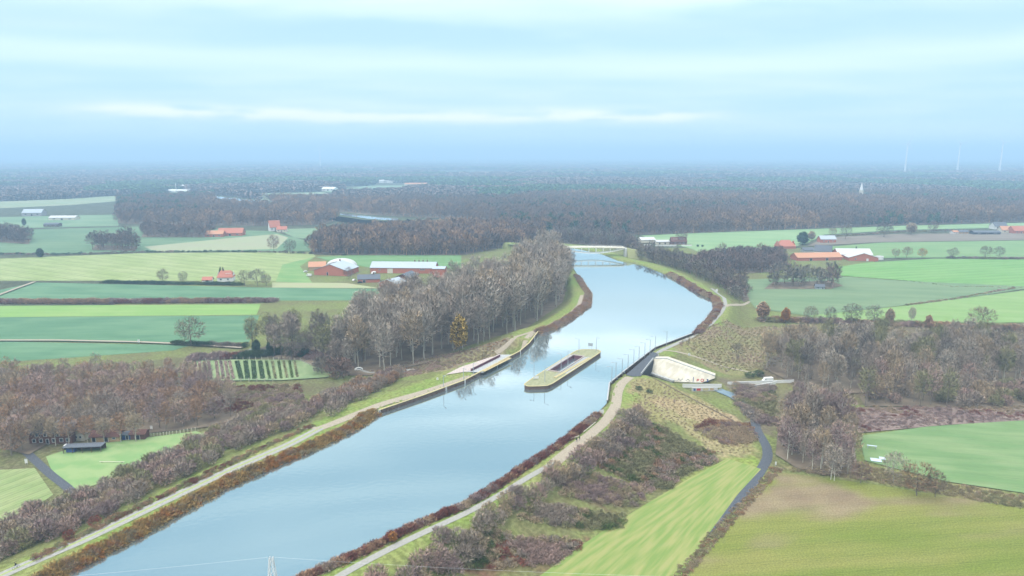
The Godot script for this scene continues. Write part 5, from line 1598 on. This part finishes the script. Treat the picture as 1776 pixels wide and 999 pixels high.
	mass(strew(line_pts(pl([-124.7,-164.1,-115.3,-184.7,-101.5,-210.5,-88.4,-238.4,-77.4,-255.7]), 1.1, -1.5, 1.0), 0.3, 0.7, ["rust", "straw", "olive", "berry"], 0.1), ["brush"], "verge_grass", "rusty undergrowth at the foot of the left thicket", "grass")
	# hedges
	mass(strew(line_pts(pl([-417.0,-516.2,-302.6,-516.2,-180.9,-520.4]), 2.0, -2.0, 2.2), 1.4, 2.2, ["pink", "berry", "purple", "rust"], 0.02), ["brush"], "hedge", "long brown hedge between the green fields at left", "hedge")
	mass(strew(line_pts(pl([-358.9,-598.1,-305.5,-592.6,-259.1,-589.9,-233.1,-587.2]), 2.0, -2.0, 2.0), 1.0, 1.9, ["green", "bluegreen", "mid"], 0.02), ["brush"], "hedge", "dark green hedge left of the red roofed house", "hedge")
	mass(strew(line_pts(pl([-202.0,-398.5,-185.5,-396.0,-165.7,-393.5,-155.0,-392.2]), 1.8, -1.5, 1.5), 1.0, 1.8, ["green", "bluegreen", "dark"], 0.02), ["brush"], "hedge", "dark hedge under the lone round tree", "hedge")
	mass(strew(line_pts(pl([-176.7,-365.6,-150.3,-371.1,-127.5,-380.2,-103.9,-365.6]), 2.0, -4.0, 4.0), 1.0, 2.2, ["green", "bluegreen", "berry", "purple"], 0.02), ["brush"], "hedge", "dark hedge behind the nursery plot", "hedge")
	mass(strew(line_pts(pl([-619.5,-777.2,-512.0,-772.6,-424.3,-791.3,-366.6,-796.1,-271.3,-791.3,-186.0,-768.1]), 3.0, -1.5, 1.5), 0.9, 1.7, ["dark", "purple", "bluegreen"], 0.02), ["brush"], "hedge", "thin dark hedge behind the yellow green field", "hedge")
	mass(strew(line_pts(pl([428.5,-944.7,497.7,-972.5,562.7,-1002.0,652.6,-1025.2,685.0,-1009.6]), 3.0, -1.0, 1.5), 0.8, 1.6, ["dark", "purple", "olive"], 0.02), ["brush"], "hedge", "dark hedge between pale pasture and brown field", "hedge")
	mass(strew(line_pts(pl([475.4,-746.1,507.1,-741.9,566.5,-737.7]), 2.6, -1.5, 1.5), 0.9, 1.8, ["dark", "purple", "olive"], 0.02), ["brush"], "hedge", "dark hedge in the green fields at the right edge", "hedge")
	mass(strew(line_pts(pl([294.3,-505.9,341.8,-526.8,424.9,-574.1]), 2.0, -0.8, 0.8), 0.6, 1.0, ["tan", "olive", "pink"], 0.02), ["brush"], "hedge", "low tan hedge slanting between the two green fields at right", "hedge")
	mass(strew(line_pts(pl([169.6,-458.3,229.2,-451.7,277.7,-442.2,339.1,-433.1]), 2.4, -2.5, 2.5), 1.0, 2.2, ["purple", "pink", "olive", "rust"], 0.02), ["brush"], "hedge", "brown hedge behind the right hand wood", "hedge")
	mass(strew(line_pts(pl([352.0,-609.4,376.2,-581.9,446.3,-576.7]), 2.6, -0.5, 0.5), 0.4, 0.6, ["olive", "mid"], 0.02), ["brush"], "field_margin", "dark margin along the bright green field at right", "hedge")
	# trees and bushes that stand out
	for q in [ # kind, place, size, twigs, bark, name, label, width
		["leafy", [-29.5,-374.5], 1.95, "gold", "bark", "orange_tree", "orange and gold leaved tree at the edge of the pale wood", 0.72],
		["leafy", [255.7,-389.8], 1.3, "orange", "bark", "orange_tree", "bright orange leaved tree above the right hand wood", 0.8],
		["leafy", [210.4,-394.7], 0.7, "gold", "bark", "golden_tree", "small golden tree behind the right hand wood", 1.0],
		["leafy", [171.3,-460.0], 1.15, "rust", "bark", "russet_tree", "dark russet round tree at the start of the hedgerow by the bend", 1.1],
		["leafy", [183.5,-451.7], 0.95, "orange", "bark", "russet_tree", "orange brown tree right of the dark russet round tree", 0.95],
		["broad", [-189.3,-394.7], 1.25, "oak", "bark", "lone_tree", "lone round bare tree at the end of the green field", 1.15],
		["broad", [134.1,-212.0], 0.86, "russet", "bark", "field_tree", "russet bare tree at the edge of the near right field", 1.0],
		["broad", [139.7,-211.2], 0.66, "oak", "bark", "field_tree", "smaller bare tree just right of the russet field tree", 0.85],
		["broad", [131.1,-221.0], 0.8, "pale", "palebark", "field_tree", "pale thin bare tree left of the russet field tree", 0.75],
		["broad", [119.8,-221.0], 0.6, "beech", "bark", "field_tree", "small pinkish tree at the right end of the purplish clump", 0.9],
		["slim", [110.8,-223.5], 0.95, "pale", "whitebark", "birch_tree", "white stemmed birch at the front of the purplish clump", 1.0],
		["slim", [111.6,-222.7], 0.85, "pale", "whitebark", "birch_tree", "second white stemmed birch touching the first at the clump", 1.0],
		["tall", [111.9,-253.8], 0.85, "tan", "bark", "larch_tree", "pale tan tall tree at the back of the purplish clump", 1.1],
		["broad", [123.5,-365.6], 0.7, "ash", "bark", "lone_tree", "small bare tree on the rough slope above the white parapet", 0.7],
		["broad", [161.7,-388.5], 1.0, "alder", "bark", "lone_tree", "dark bare tree at the left end of the right hand wood", 1.0],
		["broad", [225.7,-446.9], 1.05, "alder", "bark", "hedgerow_tree", "dark bare hedgerow tree, left of the pair at right", 1.0],
		["broad", [239.1,-445.3], 1.0, "ash", "bark", "hedgerow_tree", "grey bare hedgerow tree in the middle of the right hedgerow", 0.9],
		["leafy", [250.6,-446.9], 1.0, "tan", "bark", "hedgerow_tree", "rusty hedgerow tree still holding leaves", 0.85],
		["tall", [264.3,-445.3], 0.62, "pale", "palebark", "hedgerow_tree", "pale thin hedgerow tree right of the rusty one", 0.9],
		["leafy", [273.9,-442.2], 0.75, "rust", "bark", "hedgerow_tree", "small russet hedgerow tree, fifth of the right hedgerow", 0.8],
		["broad", [304.0,-436.1], 1.0, "beech", "bark", "hedgerow_tree", "wide pinkish hedgerow tree toward the right edge", 1.25],
		["broad", [213.7,-451.7], 0.8, "ash", "bark", "hedgerow_tree", "grey bare hedgerow tree left of the dark one", 0.9],
		["broad", [200.2,-451.7], 0.85, "oak", "bark", "hedgerow_tree", "tan bare hedgerow tree right of the orange brown one", 0.9],
		["broad", [509.9,-944.7], 1.6, "alder", "bark", "field_oak", "dark round oak between pale pasture and brown field", 1.2],
		["leafy", [562.8,-972.5], 1.7, "tan", "bark", "field_oak", "rusty oak in the hedge of the brown field", 1.1],
		["broad", [606.8,-994.4], 1.3, "beech", "bark", "field_oak", "pinkish tree right of the rusty oak", 1.0],
		["broad", [444.5,-918.4], 1.4, "ash", "bark", "field_oak", "grey tree right of the brick cottage", 0.9],
		["broad", [439.5,-944.7], 0.9, "russet", "bark", "field_oak", "small round russet tree behind the brick cottage", 1.0],
		["evergreen", [365.2,-864.2], 1.9, "bluegreen", "bark", "dark_evergreen", "big dark evergreen behind the red hipped barn", 1.3],
		["leafy", [391.1,-899.6], 1.3, "tan", "bark", "garden_tree", "rusty tree behind the big dark evergreen", 1.0],
		["broad", [420.0,-750.4], 0.75, "russet", "bark", "young_field_tree", "left one of three small russet trees in the green fields", 1.0],
		["broad", [432.0,-750.4], 0.85, "russet", "bark", "young_field_tree", "middle one of three small russet trees in the green fields", 1.0],
		["broad", [446.5,-746.1], 0.85, "orange", "bark", "young_field_tree", "right one of three small russet trees in the green fields", 1.0],
		["broad", [477.2,-741.9], 0.9, "ash", "bark", "young_field_tree", "grey tree at the left end of the dark hedge at right", 1.0],
		["broad", [512.8,-741.9], 1.0, "oak", "bark", "young_field_tree", "tan tree in the dark hedge at right", 1.0],
		["broad", [527.1,-741.9], 0.95, "ash", "bark", "young_field_tree", "grey tree right of the tan tree in the hedge", 0.9],
		["broad", [-274.6,-791.3], 1.5, "beech", "bark", "lone_tree", "lone pinkish tree beyond the yellow green field", 0.8],
		["broad", [-252.4,-781.8], 1.2, "alder", "bark", "lone_tree", "dark bare tree at the corner of the brown wood", 1.0],
		["evergreen", [-519.5,-754.8], 1.2, "bluegreen", "bark", "dark_evergreen", "dark round evergreen at the left end of the yellow green field", 1.0],
		["evergreen", [-777.5,-1101.8], 1.4, "bluegreen", "bark", "dark_evergreen", "dark evergreen in the far meadows near the left edge", 0.7],
		["broad", [-305.3,-595.4], 0.95, "oak", "bark", "garden_tree", "bare tree at the left in the dark green hedge", 0.9],
		["broad", [-287.7,-595.4], 0.8, "ash", "bark", "garden_tree", "bare tree nearer the house in the dark green hedge", 0.85],
		["broad", [-229.6,-584.5], 1.0, "oak", "bark", "garden_tree", "tan garden tree right of the red roofed house", 1.0],
		["broad", [-218.7,-584.5], 1.05, "ash", "bark", "garden_tree", "grey garden tree right of the tan one", 1.0],
		["broad", [-211.2,-584.5], 0.8, "thorn", "bark", "garden_tree", "purple grey garden tree at the right end of the garden", 1.0],
		["evergreen", [-264.3,-618.2], 1.35, "green", "bark", "columnar_conifer", "left one of two slender conifers behind the red roofed house", 0.28],
		["evergreen", [-261.7,-618.2], 1.3, "green", "bark", "columnar_conifer", "right one of two slender conifers behind the red roofed house", 0.28],
		["broad", [-148.1,-618.2], 0.8, "thorn", "bark", "garden_tree", "bare tree in the yard of the brick farm", 1.0],
		["broad", [212.3,-864.2], 1.5, "thorn", "bark", "garden_tree", "tall purple grey tree behind the brown farmhouse", 0.9],
		["evergreen", [-145.6,-380.2], 0.95, "bluegreen", "bark", "dark_evergreen", "dark ivy clad tree at the lane before the dark bare trees", 0.8],
		["evergreen", [-136.8,-376.7], 0.8, "bluegreen", "bark", "dark_evergreen", "second dark ivy clad tree at the lane", 0.8],
		["shrub", [-87.6,-335.6], 2.2, "beech", "bark", "grey_willow", "big round grey willow at the left end of the pale wood", 1.1],
		["shrub", [-97.6,-342.2], 1.7, "ash", "bark", "grey_willow", "smaller grey willow left of the big round one", 1.1],
		["broad", [-188.0,-243.3], 0.9, "russet", "bark", "russet_tree", "rust leaved tree at the left edge above the lane", 1.1],
	]:
		var o := tree(q[0], v2(q[1], 0), q[2], q[3], q[4], q[5], q[6], "tree", "", q[7])
		o.set_meta("category", "tree")
	for q in [[[57.1,-297.2], 0.30, "dark evergreen bush left of its neighbour on the crest by the bridge"], [[61.6,-294.9], 0.26, "dark evergreen bush right of its neighbour on the crest by the bridge"], [[120.3,-335.6], 0.45, "dark green bush left of the white van"], [[125.7,-337.4], 0.5, "dark green bush close behind the white van"], [[122.3,-310.7], 0.3, "low dark green bush below the white parapet"]]:
		tree("shrub", v2(q[0], 0), q[1] * 1.3, "green", "bark", "evergreen_bush", q[2], "bush", "", 1.5)
	for q in [[[-119.2,-181.4], "dark red shrub in the left thicket beside the towpath"], [[-122.3,-174.5], "purple red low shrub in front of the left thicket"]]:
		tree("shrub", v2(q[0], 0), 0.55, "red", "bark", "red_shrub", q[1], "shrub")
	for q in [[[-32.4,-172.1], "orange bush in the right hand brambles"], [[110.2,-400.7], "dark red bush where the right quay ends"]]:
		tree("leafy", v2(q[0], 0), 0.28, "orange" if q[1].begins_with("orange") else "berry", "bark", "bank_bush", q[1], "bush", "", 1.3)
	for q in [[[227.5,-842.1], "left one of two dark bushes in the pale pasture"], [[233.2,-842.1], "right one of two dark bushes in the pale pasture"]]:
		tree("evergreen", v2(q[0], 0), 0.3, "bluegreen", "bark", "pasture_bush", q[1], "bush", "", 1.5)
func garden_fence(label: String, a: PackedVector2Array, n: int, h: float, m: Material) -> void:
	var o := on(a[0].x, a[0].y)
	var t := thing("post_fence", label, "fence", o)
	for i in a.size() - 1:
		var p := on(a[i].x, a[i].y) - o
		var q := on(a[i + 1].x, a[i + 1].y) - o
		for k in n:
			var b := p.lerp(q, float(k) / n)
			var st := begin()
			bar(st, b + Vector3(0, -0.2, 0), b + Vector3(0, h, 0), 0.26, 0.26)
			part(t, "post", st, m)
		for y in [0.4, 0.85]:
			var st := begin()
			bar(st, p + Vector3(0, h * y, 0), q + Vector3(0, h * y, 0), 0.035, 0.035)
			part(t, "wire", st, M.steel)
func nursery() -> void:
	field(pl([-175.1,-363.4,-154.5,-365.6,-115.9,-364.5,-90.7,-338.4,-94.1,-334.7,-115.3,-330.1,-155.8,-329.2]), Color(0.20, 0.30, 0.10), Color(0.27, 0.35, 0.13), 80, "nursery_ground", 0, 40, 30)
	var rows := [ # near end x, far end x in the plot, tint, width
		[341, 338, "pink", 1.5, "pinkish plant row"], [349, 346, "pink", 1.5, "pinkish plant row"], [358, 354, "tan", 1.5, "pinkish plant row"], [366, 362, "pink", 1.5, "pinkish plant row"],
		[379, 375, "pink", 1.5, "pinkish plant row"], [388, 383, "purple", 1.5, "pinkish plant row"], [397, 391, "pink", 1.5, "pinkish plant row"], [405, 398, "pink", 1.5, "pinkish plant row"],
		[419, 411, "green", 2.3, "dark green plant row"], [430, 426, "green", 2.3, "dark green plant row"], [442, 439, "green", 2.3, "dark green plant row"], [456, 451, "green", 2.3, "dark green plant row"],
		[468, 462, "mid", 1.3, "olive plant row"], [478, 472, "olive", 1.3, "olive plant row"], [488, 483, "mid", 1.3, "olive plant row"], [498, 492, "olive", 1.3, "olive plant row"], [507, 502, "mid", 1.3, "olive plant row"], [516, 511, "olive", 1.3, "olive plant row"]]
	var na := pl([-158.1,-331.9,-155.8,-331.9,-153.2,-331.9,-150.9,-331.9,-147.2,-331.9,-144.6,-331.9,-142.0,-331.9,-139.6,-331.9,-135.6,-331.9,-132.4,-331.9,-128.9,-331.9,-124.9,-331.9,-121.4,-331.9,-118.5,-331.9,-115.9,-332.8,-113.3,-333.7,-110.7,-333.7,-108.4,-334.7])
	var fa := pl([-172.2,-361.3,-169.7,-361.3,-167.2,-361.3,-164.7,-361.3,-161.1,-362.4,-158.6,-362.4,-156.1,-362.4,-153.9,-362.4,-149.8,-362.4,-145.1,-362.4,-141.0,-362.4,-137.2,-362.4,-133.8,-362.4,-130.6,-362.4,-127.2,-362.4,-124.4,-362.4,-121.2,-362.4,-118.1,-361.3])
	var nth := {}
	for i in rows.size():
		var kind: String = rows[i][4]
		nth[kind] = nth.get(kind, 0) + 1
		var a := on(na[i].x, na[i].y)
		var b := on(fa[i].x, fa[i].y) - a
		var t := thing("nursery_row", "%s, %s of its kind from the left in the nursery plot" % [kind, ["first", "second", "third", "fourth", "fifth", "sixth", "seventh", "eighth"][nth[kind] - 1]], "plant row", a, 0, "rows of the nursery plot")
		var st := begin()
		var len := b.length()
		var side := Vector3(-b.z, 0, b.x).normalized()
		for k in int(len * 34.0 * rows[i][3]):
			var p: Vector3 = b * rng.randf() + side * rf(-0.5, 0.5) * rows[i][3]
			leaf(st, p + Vector3(0, rf(0.1, 1.1), 0), 0.22, Color.WHITE * rf(0.75, 1.2))
		var f := inst(st.commit(), M["t_" + rows[i][2]])
		f.name = "foliage"
		t.add_child(f)
		st = begin()
		for k in int(len / 1.5): tube(st, b * (k * 1.5 / len) + Vector3(0, -0.1, 0), b * (k * 1.5 / len) + Vector3(0, 0.8, 0), 0.04, 0.03, 4, Color.WHITE)
		f = inst(st.commit(), M.bark)
		f.name = "stem"
		t.add_child(f)
	garden_fence("pale post fence along the back of the nursery plot", pl([-173.7,-362.4,-154.5,-365.6,-134.1,-366.1,-115.6,-363.4]), 6, 1.9, M.post)
	garden_fence("pale post fence along the front of the nursery plot", pl([-155.5,-329.2,-135.0,-329.7,-115.3,-330.1]), 5, 1.7, M.post)
	garden_fence("dense pale post fence slanting down at the right of the nursery plot", pl([-115.6,-363.4,-103.3,-350.0,-89.9,-337.4]), 9, 1.6, M.post)
	garden_fence("pale fence behind the meadow right of the dark house", pl([-144.7,-261.1,-137.1,-263.4,-128.4,-267.6]), 7, 1.3, M.post)
func homestead() -> void:
	house("dark_house", "dark timbered house with many windows under the russet trees", "house", v2([-180.3,-258.3], 0), 16, 9, 4.6, 7.6, 4, M.darkbrick, M.slate, {windows = [[0, -6.2, 1.5, 1.3, 1.5], [0, -3.6, 1.5, 1.3, 1.5], [0, 1.2, 1.5, 1.3, 1.5], [0, 4.0, 1.5, 1.3, 1.5], [0, 6.4, 1.5, 1.3, 1.5], [0, -5.0, 3.7, 1.2, 1.1], [0, -1.8, 3.7, 1.2, 1.1], [0, 3.0, 3.7, 1.2, 1.1]], doors = [[0, -1.2, 1.1, 2.1]], chimneys = [[3.0, 0.0, 8.0]]})
	house("cream_gable_house", "cream gabled cottage between the trunks right of the dark house", "house", v2([-171.0,-260.5], 0), 7, 4.8, 2.8, 4.6, 86, M.cream, M.wood, {windows = [[2, 0.9, 1.5, 0.9, 1.0], [2, -0.9, 1.5, 0.9, 1.0]]})
	house("brown_stable", "low brown stable with white eaves right of the cream cottage", "stable", v2([-160.2,-258.3], 0), 11, 5, 2.3, 3.8, 4, M.tan, M.darkbrick, {doors = [[0, -4.2, 1.4, 1.9], [0, 0.5, 1.4, 1.9]], windows = [[0, 3.4, 1.4, 1.2, 0.8]]})
	house("blue_shed", "small blue shed at the right end of the brown stable", "shed", v2([-153.0,-259.4], 0), 3.2, 3, 2.2, 2.9, 8, M.bluepaint, M.slate, {doors = [[0, 0.3, 1.0, 1.8]]})
	house("red_shed", "dark red open shed at the edge of the russet wood", "shed", v2([-148.5,-260.0], 0), 5.5, 4, 2.3, 3.3, 3, M.darkbrick, M.darkbrick, {doors = [[0, 0.0, 1.8, 1.9]]})
	var p := v2([-163.0,-247.4], 0)
	var t := thing("open_shelter", "long dark open shelter on posts at the top of the meadow", "shelter", on(p.x, p.y), 6)
	var st := begin()
	bar(st, Vector3(-7.0, 2.3, 0), Vector3(7.0, 2.3, 0), 4.0, 0.2)
	part(t, "roof", st, M.slate)
	for x in [-6.7, -3.4, 0.0, 3.4, 6.7]:
		st = begin()
		bar(st, Vector3(x, -0.1, 1.8), Vector3(x, 2.2, 1.8), 0.18, 0.18)
		part(t, "post", st, M.wood)
	st = begin()
	slab(st, Vector3(0, 1.1, -1.9), Vector3(14.0, 2.2, 0.12))
	part(t, "back_wall", st, M.wood)
	box_part(t, "hay_rack", Vector3(-4.6, 0.7, 0.2), Vector3(3.0, 1.3, 1.6), M.bluepaint)
	var q := v2([-169.9,-249.0], 0)
	t = thing("cattle_trailer", "dark trailer with white top at the left end of the shelter", "trailer", on(q.x, q.y), 6)
	box_part(t, "box", Vector3(0, 1.0, 0), Vector3(2.9, 1.4, 1.8), M.dark)
	box_part(t, "roof", Vector3(0, 1.78, 0), Vector3(3.1, 0.14, 2.0), M.white)
	for x in [-0.9, 0.9]:
		st = begin()
		tube(st, Vector3(x, 0.33, 0.85), Vector3(x, 0.33, 1.0), 0.33, 0.33, 10, Color.WHITE)
		part(t, "wheel", st, M.dark)
	# a pale pole lying on the meadow
	var a := on(v2([-151.4,-237.3], 0).x, v2([-151.4,-237.3], 0).y, 0.3)
	var b := on(v2([-142.1,-237.1], 0).x, v2([-142.1,-237.1], 0).y, 0.3)
	t = thing("meadow_pole", "thin pale pole lying level across the meadow", "pole", a)
	st = begin()
	tube(st, Vector3.ZERO, b - a, 0.09, 0.09, 6, Color.WHITE)
	part(t, "pole", st, M.cream)
	for f in [0.1, 0.9]: box_part(t, "support", (b - a) * f + Vector3(0, -0.2, 0), Vector3(0.3, 0.3, 0.3), M.wood)
	# pale sheets by the purplish clump
	for e in [[v2([138.0,-249.0], 0), 3.4, 0.7, 1.1, "narrow white tarpaulin frame at the top of the pale sheets"], [v2([134.1,-238.3], 0), 3.6, 2.8, 0.2, "pale bluish sheet lying at the field edge, larger one"], [v2([137.2,-239.8], 0), 2.0, 2.2, 0.2, "pale bluish sheet lying at the field edge, smaller one"]]:
		t = thing("pale_sheet", e[4], "sheet", on(e[0].x, e[0].y, 0.3), -20)
		box_part(t, "cover", Vector3(0, e[3], 0), Vector3(e[1], 0.12, e[2]), M.pale)
		for s in [-1.0, 1.0]: box_part(t, "support", Vector3(s * e[1] * 0.4, e[3] * 0.5 - 0.2, 0), Vector3(0.2, e[3] + 0.2, e[2] * 0.8), M.fibre)
	# stone edging of the embankment end
	var ed := pl([65.0,-317.9,72.8,-306.8,80.7,-295.3,89.7,-281.8,97.4,-267.5])
	ribbon(ed, 0.9, "embankment_edging", M.wood, 0.12)
	ribbon(pl([104.1,-282.9,104.7,-296.9,104.2,-307.5,98.9,-317.2]), 5.0, "stream", M.stream, 0.35)

# a figure as one continuous skin: smooth union of tapered capsules, meshed as surface nets
func figure(bones: Array, cell: float) -> ArrayMesh: # bone: a, b, ra, rb, colour
	var lo := Vector3(9, 9, 9)
	var hi := -lo
	for q in bones:
		for k in 2:
			lo = lo.min(q[k] - Vector3.ONE * (q[2 + k] + cell * 2.0))
			hi = hi.max(q[k] + Vector3.ONE * (q[2 + k] + cell * 2.0))
	var n := Vector3i(((hi - lo) / cell).ceil()) + Vector3i.ONE
	var val := PackedFloat32Array()
	val.resize(n.x * n.y * n.z)
	for z in n.z:
		for y in n.y:
			for x in n.x: val[(z * n.y + y) * n.x + x] = sdf(bones, lo + Vector3(x, y, z) * cell)
	var st := begin()
	var id := {}
	var verts := []
	for z in n.z - 1:
		for y in n.y - 1:
			for x in n.x - 1:
				var s := Vector3.ZERO
				var c := 0
				for e in [[0, 0, 0, 1, 0, 0], [0, 1, 0, 1, 1, 0], [0, 0, 1, 1, 0, 1], [0, 1, 1, 1, 1, 1], [0, 0, 0, 0, 1, 0], [1, 0, 0, 1, 1, 0], [0, 0, 1, 0, 1, 1], [1, 0, 1, 1, 1, 1], [0, 0, 0, 0, 0, 1], [1, 0, 0, 1, 0, 1], [0, 1, 0, 0, 1, 1], [1, 1, 0, 1, 1, 1]]:
					var a := val[((z + e[2]) * n.y + y + e[1]) * n.x + x + e[0]]
					var b := val[((z + e[5]) * n.y + y + e[4]) * n.x + x + e[3]]
					if (a < 0.0) != (b < 0.0):
						s += Vector3(e[0], e[1], e[2]).lerp(Vector3(e[3], e[4], e[5]), a / (a - b))
						c += 1
				if c:
					id[Vector3i(x, y, z)] = verts.size()
					verts.append(lo + (Vector3(x, y, z) + s / c) * cell)
	for v in verts:
		var best := 1e9
		var col := Color.WHITE
		for q in bones:
			var d := capsule(q, v)
			if d < best:
				best = d
				col = q[4]
		st.set_color(col)
		st.set_smooth_group(0)
		st.add_vertex(v)
	for p in id:
		for ax in 3:
			var u := Vector3i(int(ax == 0), int(ax == 1), int(ax == 2))
			var v := Vector3i(u.z, u.x, u.y)
			var w := Vector3i(u.y, u.z, u.x)
			if not (id.has(p - v) and id.has(p - w) and id.has(p - v - w)): continue
			var q: Vector3i = p + u
			var a := val[(p.z * n.y + p.y) * n.x + p.x]
			var b := val[(q.z * n.y + q.y) * n.x + q.x]
			if (a < 0.0) == (b < 0.0): continue
			var f := [id[p - v - w], id[p - w], id[p], id[p - v]]
			if a < 0.0: f.reverse()
			for k in [0, 1, 2, 0, 2, 3]: st.add_index(f[k])
	st.generate_normals()
	return st.commit()
func capsule(q: Array, p: Vector3) -> float:
	var ab: Vector3 = q[1] - q[0]
	var t := clampf((p - q[0]).dot(ab) / maxf(ab.length_squared(), 1e-9), 0.0, 1.0)
	return p.distance_to(q[0] + ab * t) - lerpf(q[2], q[3], t)
func sdf(bones: Array, p: Vector3) -> float:
	var d := 1.0
	for q in bones:
		var e := capsule(q, p)
		var h := clampf(0.5 + 0.5 * (e - d) / 0.03, 0.0, 1.0)
		d = lerpf(e, d, h) - 0.03 * h * (1.0 - h)
	return d
func body(stride: float, coat: Color, legs: Color, sit := false) -> Array:
	var skin := Color(0.52, 0.33, 0.25)
	var shoe := Color(0.03, 0.03, 0.03)
	var b := []
	var hip := Vector3(0, 0.92, 0)
	b.append([hip, Vector3(0, 1.18, 0), 0.155, 0.14, coat])
	b.append([Vector3(0, 1.18, 0), Vector3(0, 1.40, 0.01), 0.15, 0.15, coat])
	b.append([Vector3(-0.15, 1.42, 0), Vector3(0.15, 1.42, 0), 0.075, 0.075, coat])
	b.append([Vector3(0, 1.46, 0), Vector3(0, 1.56, -0.01), 0.055, 0.05, skin])
	b.append([Vector3(0, 1.62, -0.03), Vector3(0, 1.70, 0.0), 0.085, 0.10, skin])
	b.append([Vector3(0, 1.63, -0.12), Vector3(0, 1.65, -0.125), 0.022, 0.018, skin])
	b.append([Vector3(0, 1.73, 0.02), Vector3(0, 1.66, 0.05), 0.095, 0.085, Color(0.06, 0.045, 0.035)])
	for s in [-1.0, 1.0]:
		var f: float = stride * s
		var hipj := Vector3(0.09 * s, 0.90, 0)
		var knee := Vector3(0.10 * s, 0.50, -f * 0.7 - 0.03)
		var foot := Vector3(0.10 * s, 0.09, -f * 1.1 + 0.05)
		var hand := Vector3(0.27 * s, 0.86, f * 0.8 - 0.1)
		var elbow := Vector3(0.25 * s, 1.13, f * 0.4 + 0.03)
		if sit:
			knee = Vector3(0.11 * s, 0.78 + 0.12 * s, -0.34)
			foot = Vector3(0.11 * s, 0.40 + 0.14 * s, -0.16)
			elbow = Vector3(0.24 * s, 1.18, -0.22)
			hand = Vector3(0.25 * s, 1.10, -0.46)
		b.append([hipj, knee, 0.085, 0.06, legs])
		b.append([knee, foot, 0.06, 0.042, legs])
		b.append([foot + Vector3(0, -0.03, 0.02), foot + Vector3(0, -0.045, -0.16), 0.045, 0.035, shoe])
		b.append([Vector3(0.19 * s, 1.41, 0), elbow, 0.055, 0.045, coat])
		b.append([elbow, hand, 0.043, 0.032, coat])
		b.append([hand, hand + Vector3(0, -0.05, -0.02), 0.032, 0.034, skin])
		for k in 4: b.append([hand + Vector3(0.012 * (k - 1.5), -0.07, -0.02), hand + Vector3(0.014 * (k - 1.5), -0.15 + absf(k - 1.3) * 0.012, -0.04), 0.010, 0.009, skin])
		b.append([hand + Vector3(-0.02 * s, -0.05, -0.04), hand + Vector3(-0.025 * s, -0.10, -0.07), 0.011, 0.009, skin])
	return b
func person(p: Vector2, turn: float, bones: Array, label: String, up := 0.0) -> void:
	var m := mat(Color.WHITE, 0.9)
	m.vertex_color_use_as_albedo = true
	var o := inst(figure(bones, 0.03), m)
	o.name = "person"
	add_child(o, true)
	o.position = on(p.x, p.y, 0.15 + up)
	o.rotation.y = deg_to_rad(turn)
	o.set_meta("label", label)
	o.set_meta("category", "person")
func people() -> void:
	person(v2([23.7,-238.4], 0), -35, body(0.22, Color(0.025, 0.025, 0.03), Color(0.03, 0.03, 0.045)), "walker in dark clothes on the left of the pair on the right towpath")
	person(v2([24.9,-240.0], 0), -35, body(-0.2, Color(0.02, 0.04, 0.03), Color(0.025, 0.03, 0.03)), "walker in dark green coat on the right of the pair")
	var c := v2([-126.4,-159.6], 0)
	var turn := -38.0
	person(c, turn, body(0.0, Color(0.03, 0.03, 0.035), Color(0.45, 0.45, 0.46), true), "cyclist in dark jacket riding the left towpath", 0.05)
	var t := thing("bicycle", "bicycle ridden along the left towpath at the bottom corner", "bicycle", on(c.x, c.y, 0.16), turn)
	for z in [-0.55, 0.50]:
		var st := begin()
		for k in 18:
			var a := TAU * k / 18.0
			var b := TAU * (k + 1) / 18.0
			tube(st, Vector3(0, 0.34 + 0.33 * sin(a), z + 0.33 * cos(a)), Vector3(0, 0.34 + 0.33 * sin(b), z + 0.33 * cos(b)), 0.02, 0.02, 5, Color.WHITE)
		for k in 8: tube(st, Vector3(0, 0.34, z), Vector3(0, 0.34 + 0.33 * sin(k * 0.785), z + 0.33 * cos(k * 0.785)), 0.005, 0.005, 3, Color.WHITE)
		part(t, "wheel", st, M.dark)
	var st := begin()
	for q in [[Vector3(0, 0.34, 0.50), Vector3(0, 0.85, 0.15)], [Vector3(0, 0.32, 0.05), Vector3(0, 0.88, 0.16)], [Vector3(0, 0.32, 0.05), Vector3(0, 0.80, -0.38)], [Vector3(0, 0.80, 0.15), Vector3(0, 0.86, -0.36)], [Vector3(0, 0.34, -0.55), Vector3(0, 1.02, -0.38)], [Vector3(0, 0.34, 0.50), Vector3(0, 0.32, 0.05)]]: tube(st, q[0], q[1], 0.018, 0.018, 6, Color.WHITE)
	part(t, "frame", st, M.steel)
	st = begin()
	tube(st, Vector3(-0.27, 1.05, -0.40), Vector3(0.27, 1.05, -0.40), 0.014, 0.014, 6, Color.WHITE)
	part(t, "handlebar", st, M.steel)
	box_part(t, "saddle", Vector3(0, 0.91, 0.18), Vector3(0.15, 0.05, 0.26), M.dark)
func _ready() -> void:
	rng.seed = 7
	setup()
	make_heights()
	ground()
	fields()
	paths()
	woods()
	built_mats()
	farms()
	turbines()
	works()
	arch_bridge()
	undergrowth()
	nursery()
	homestead()
	people()
	pylon()
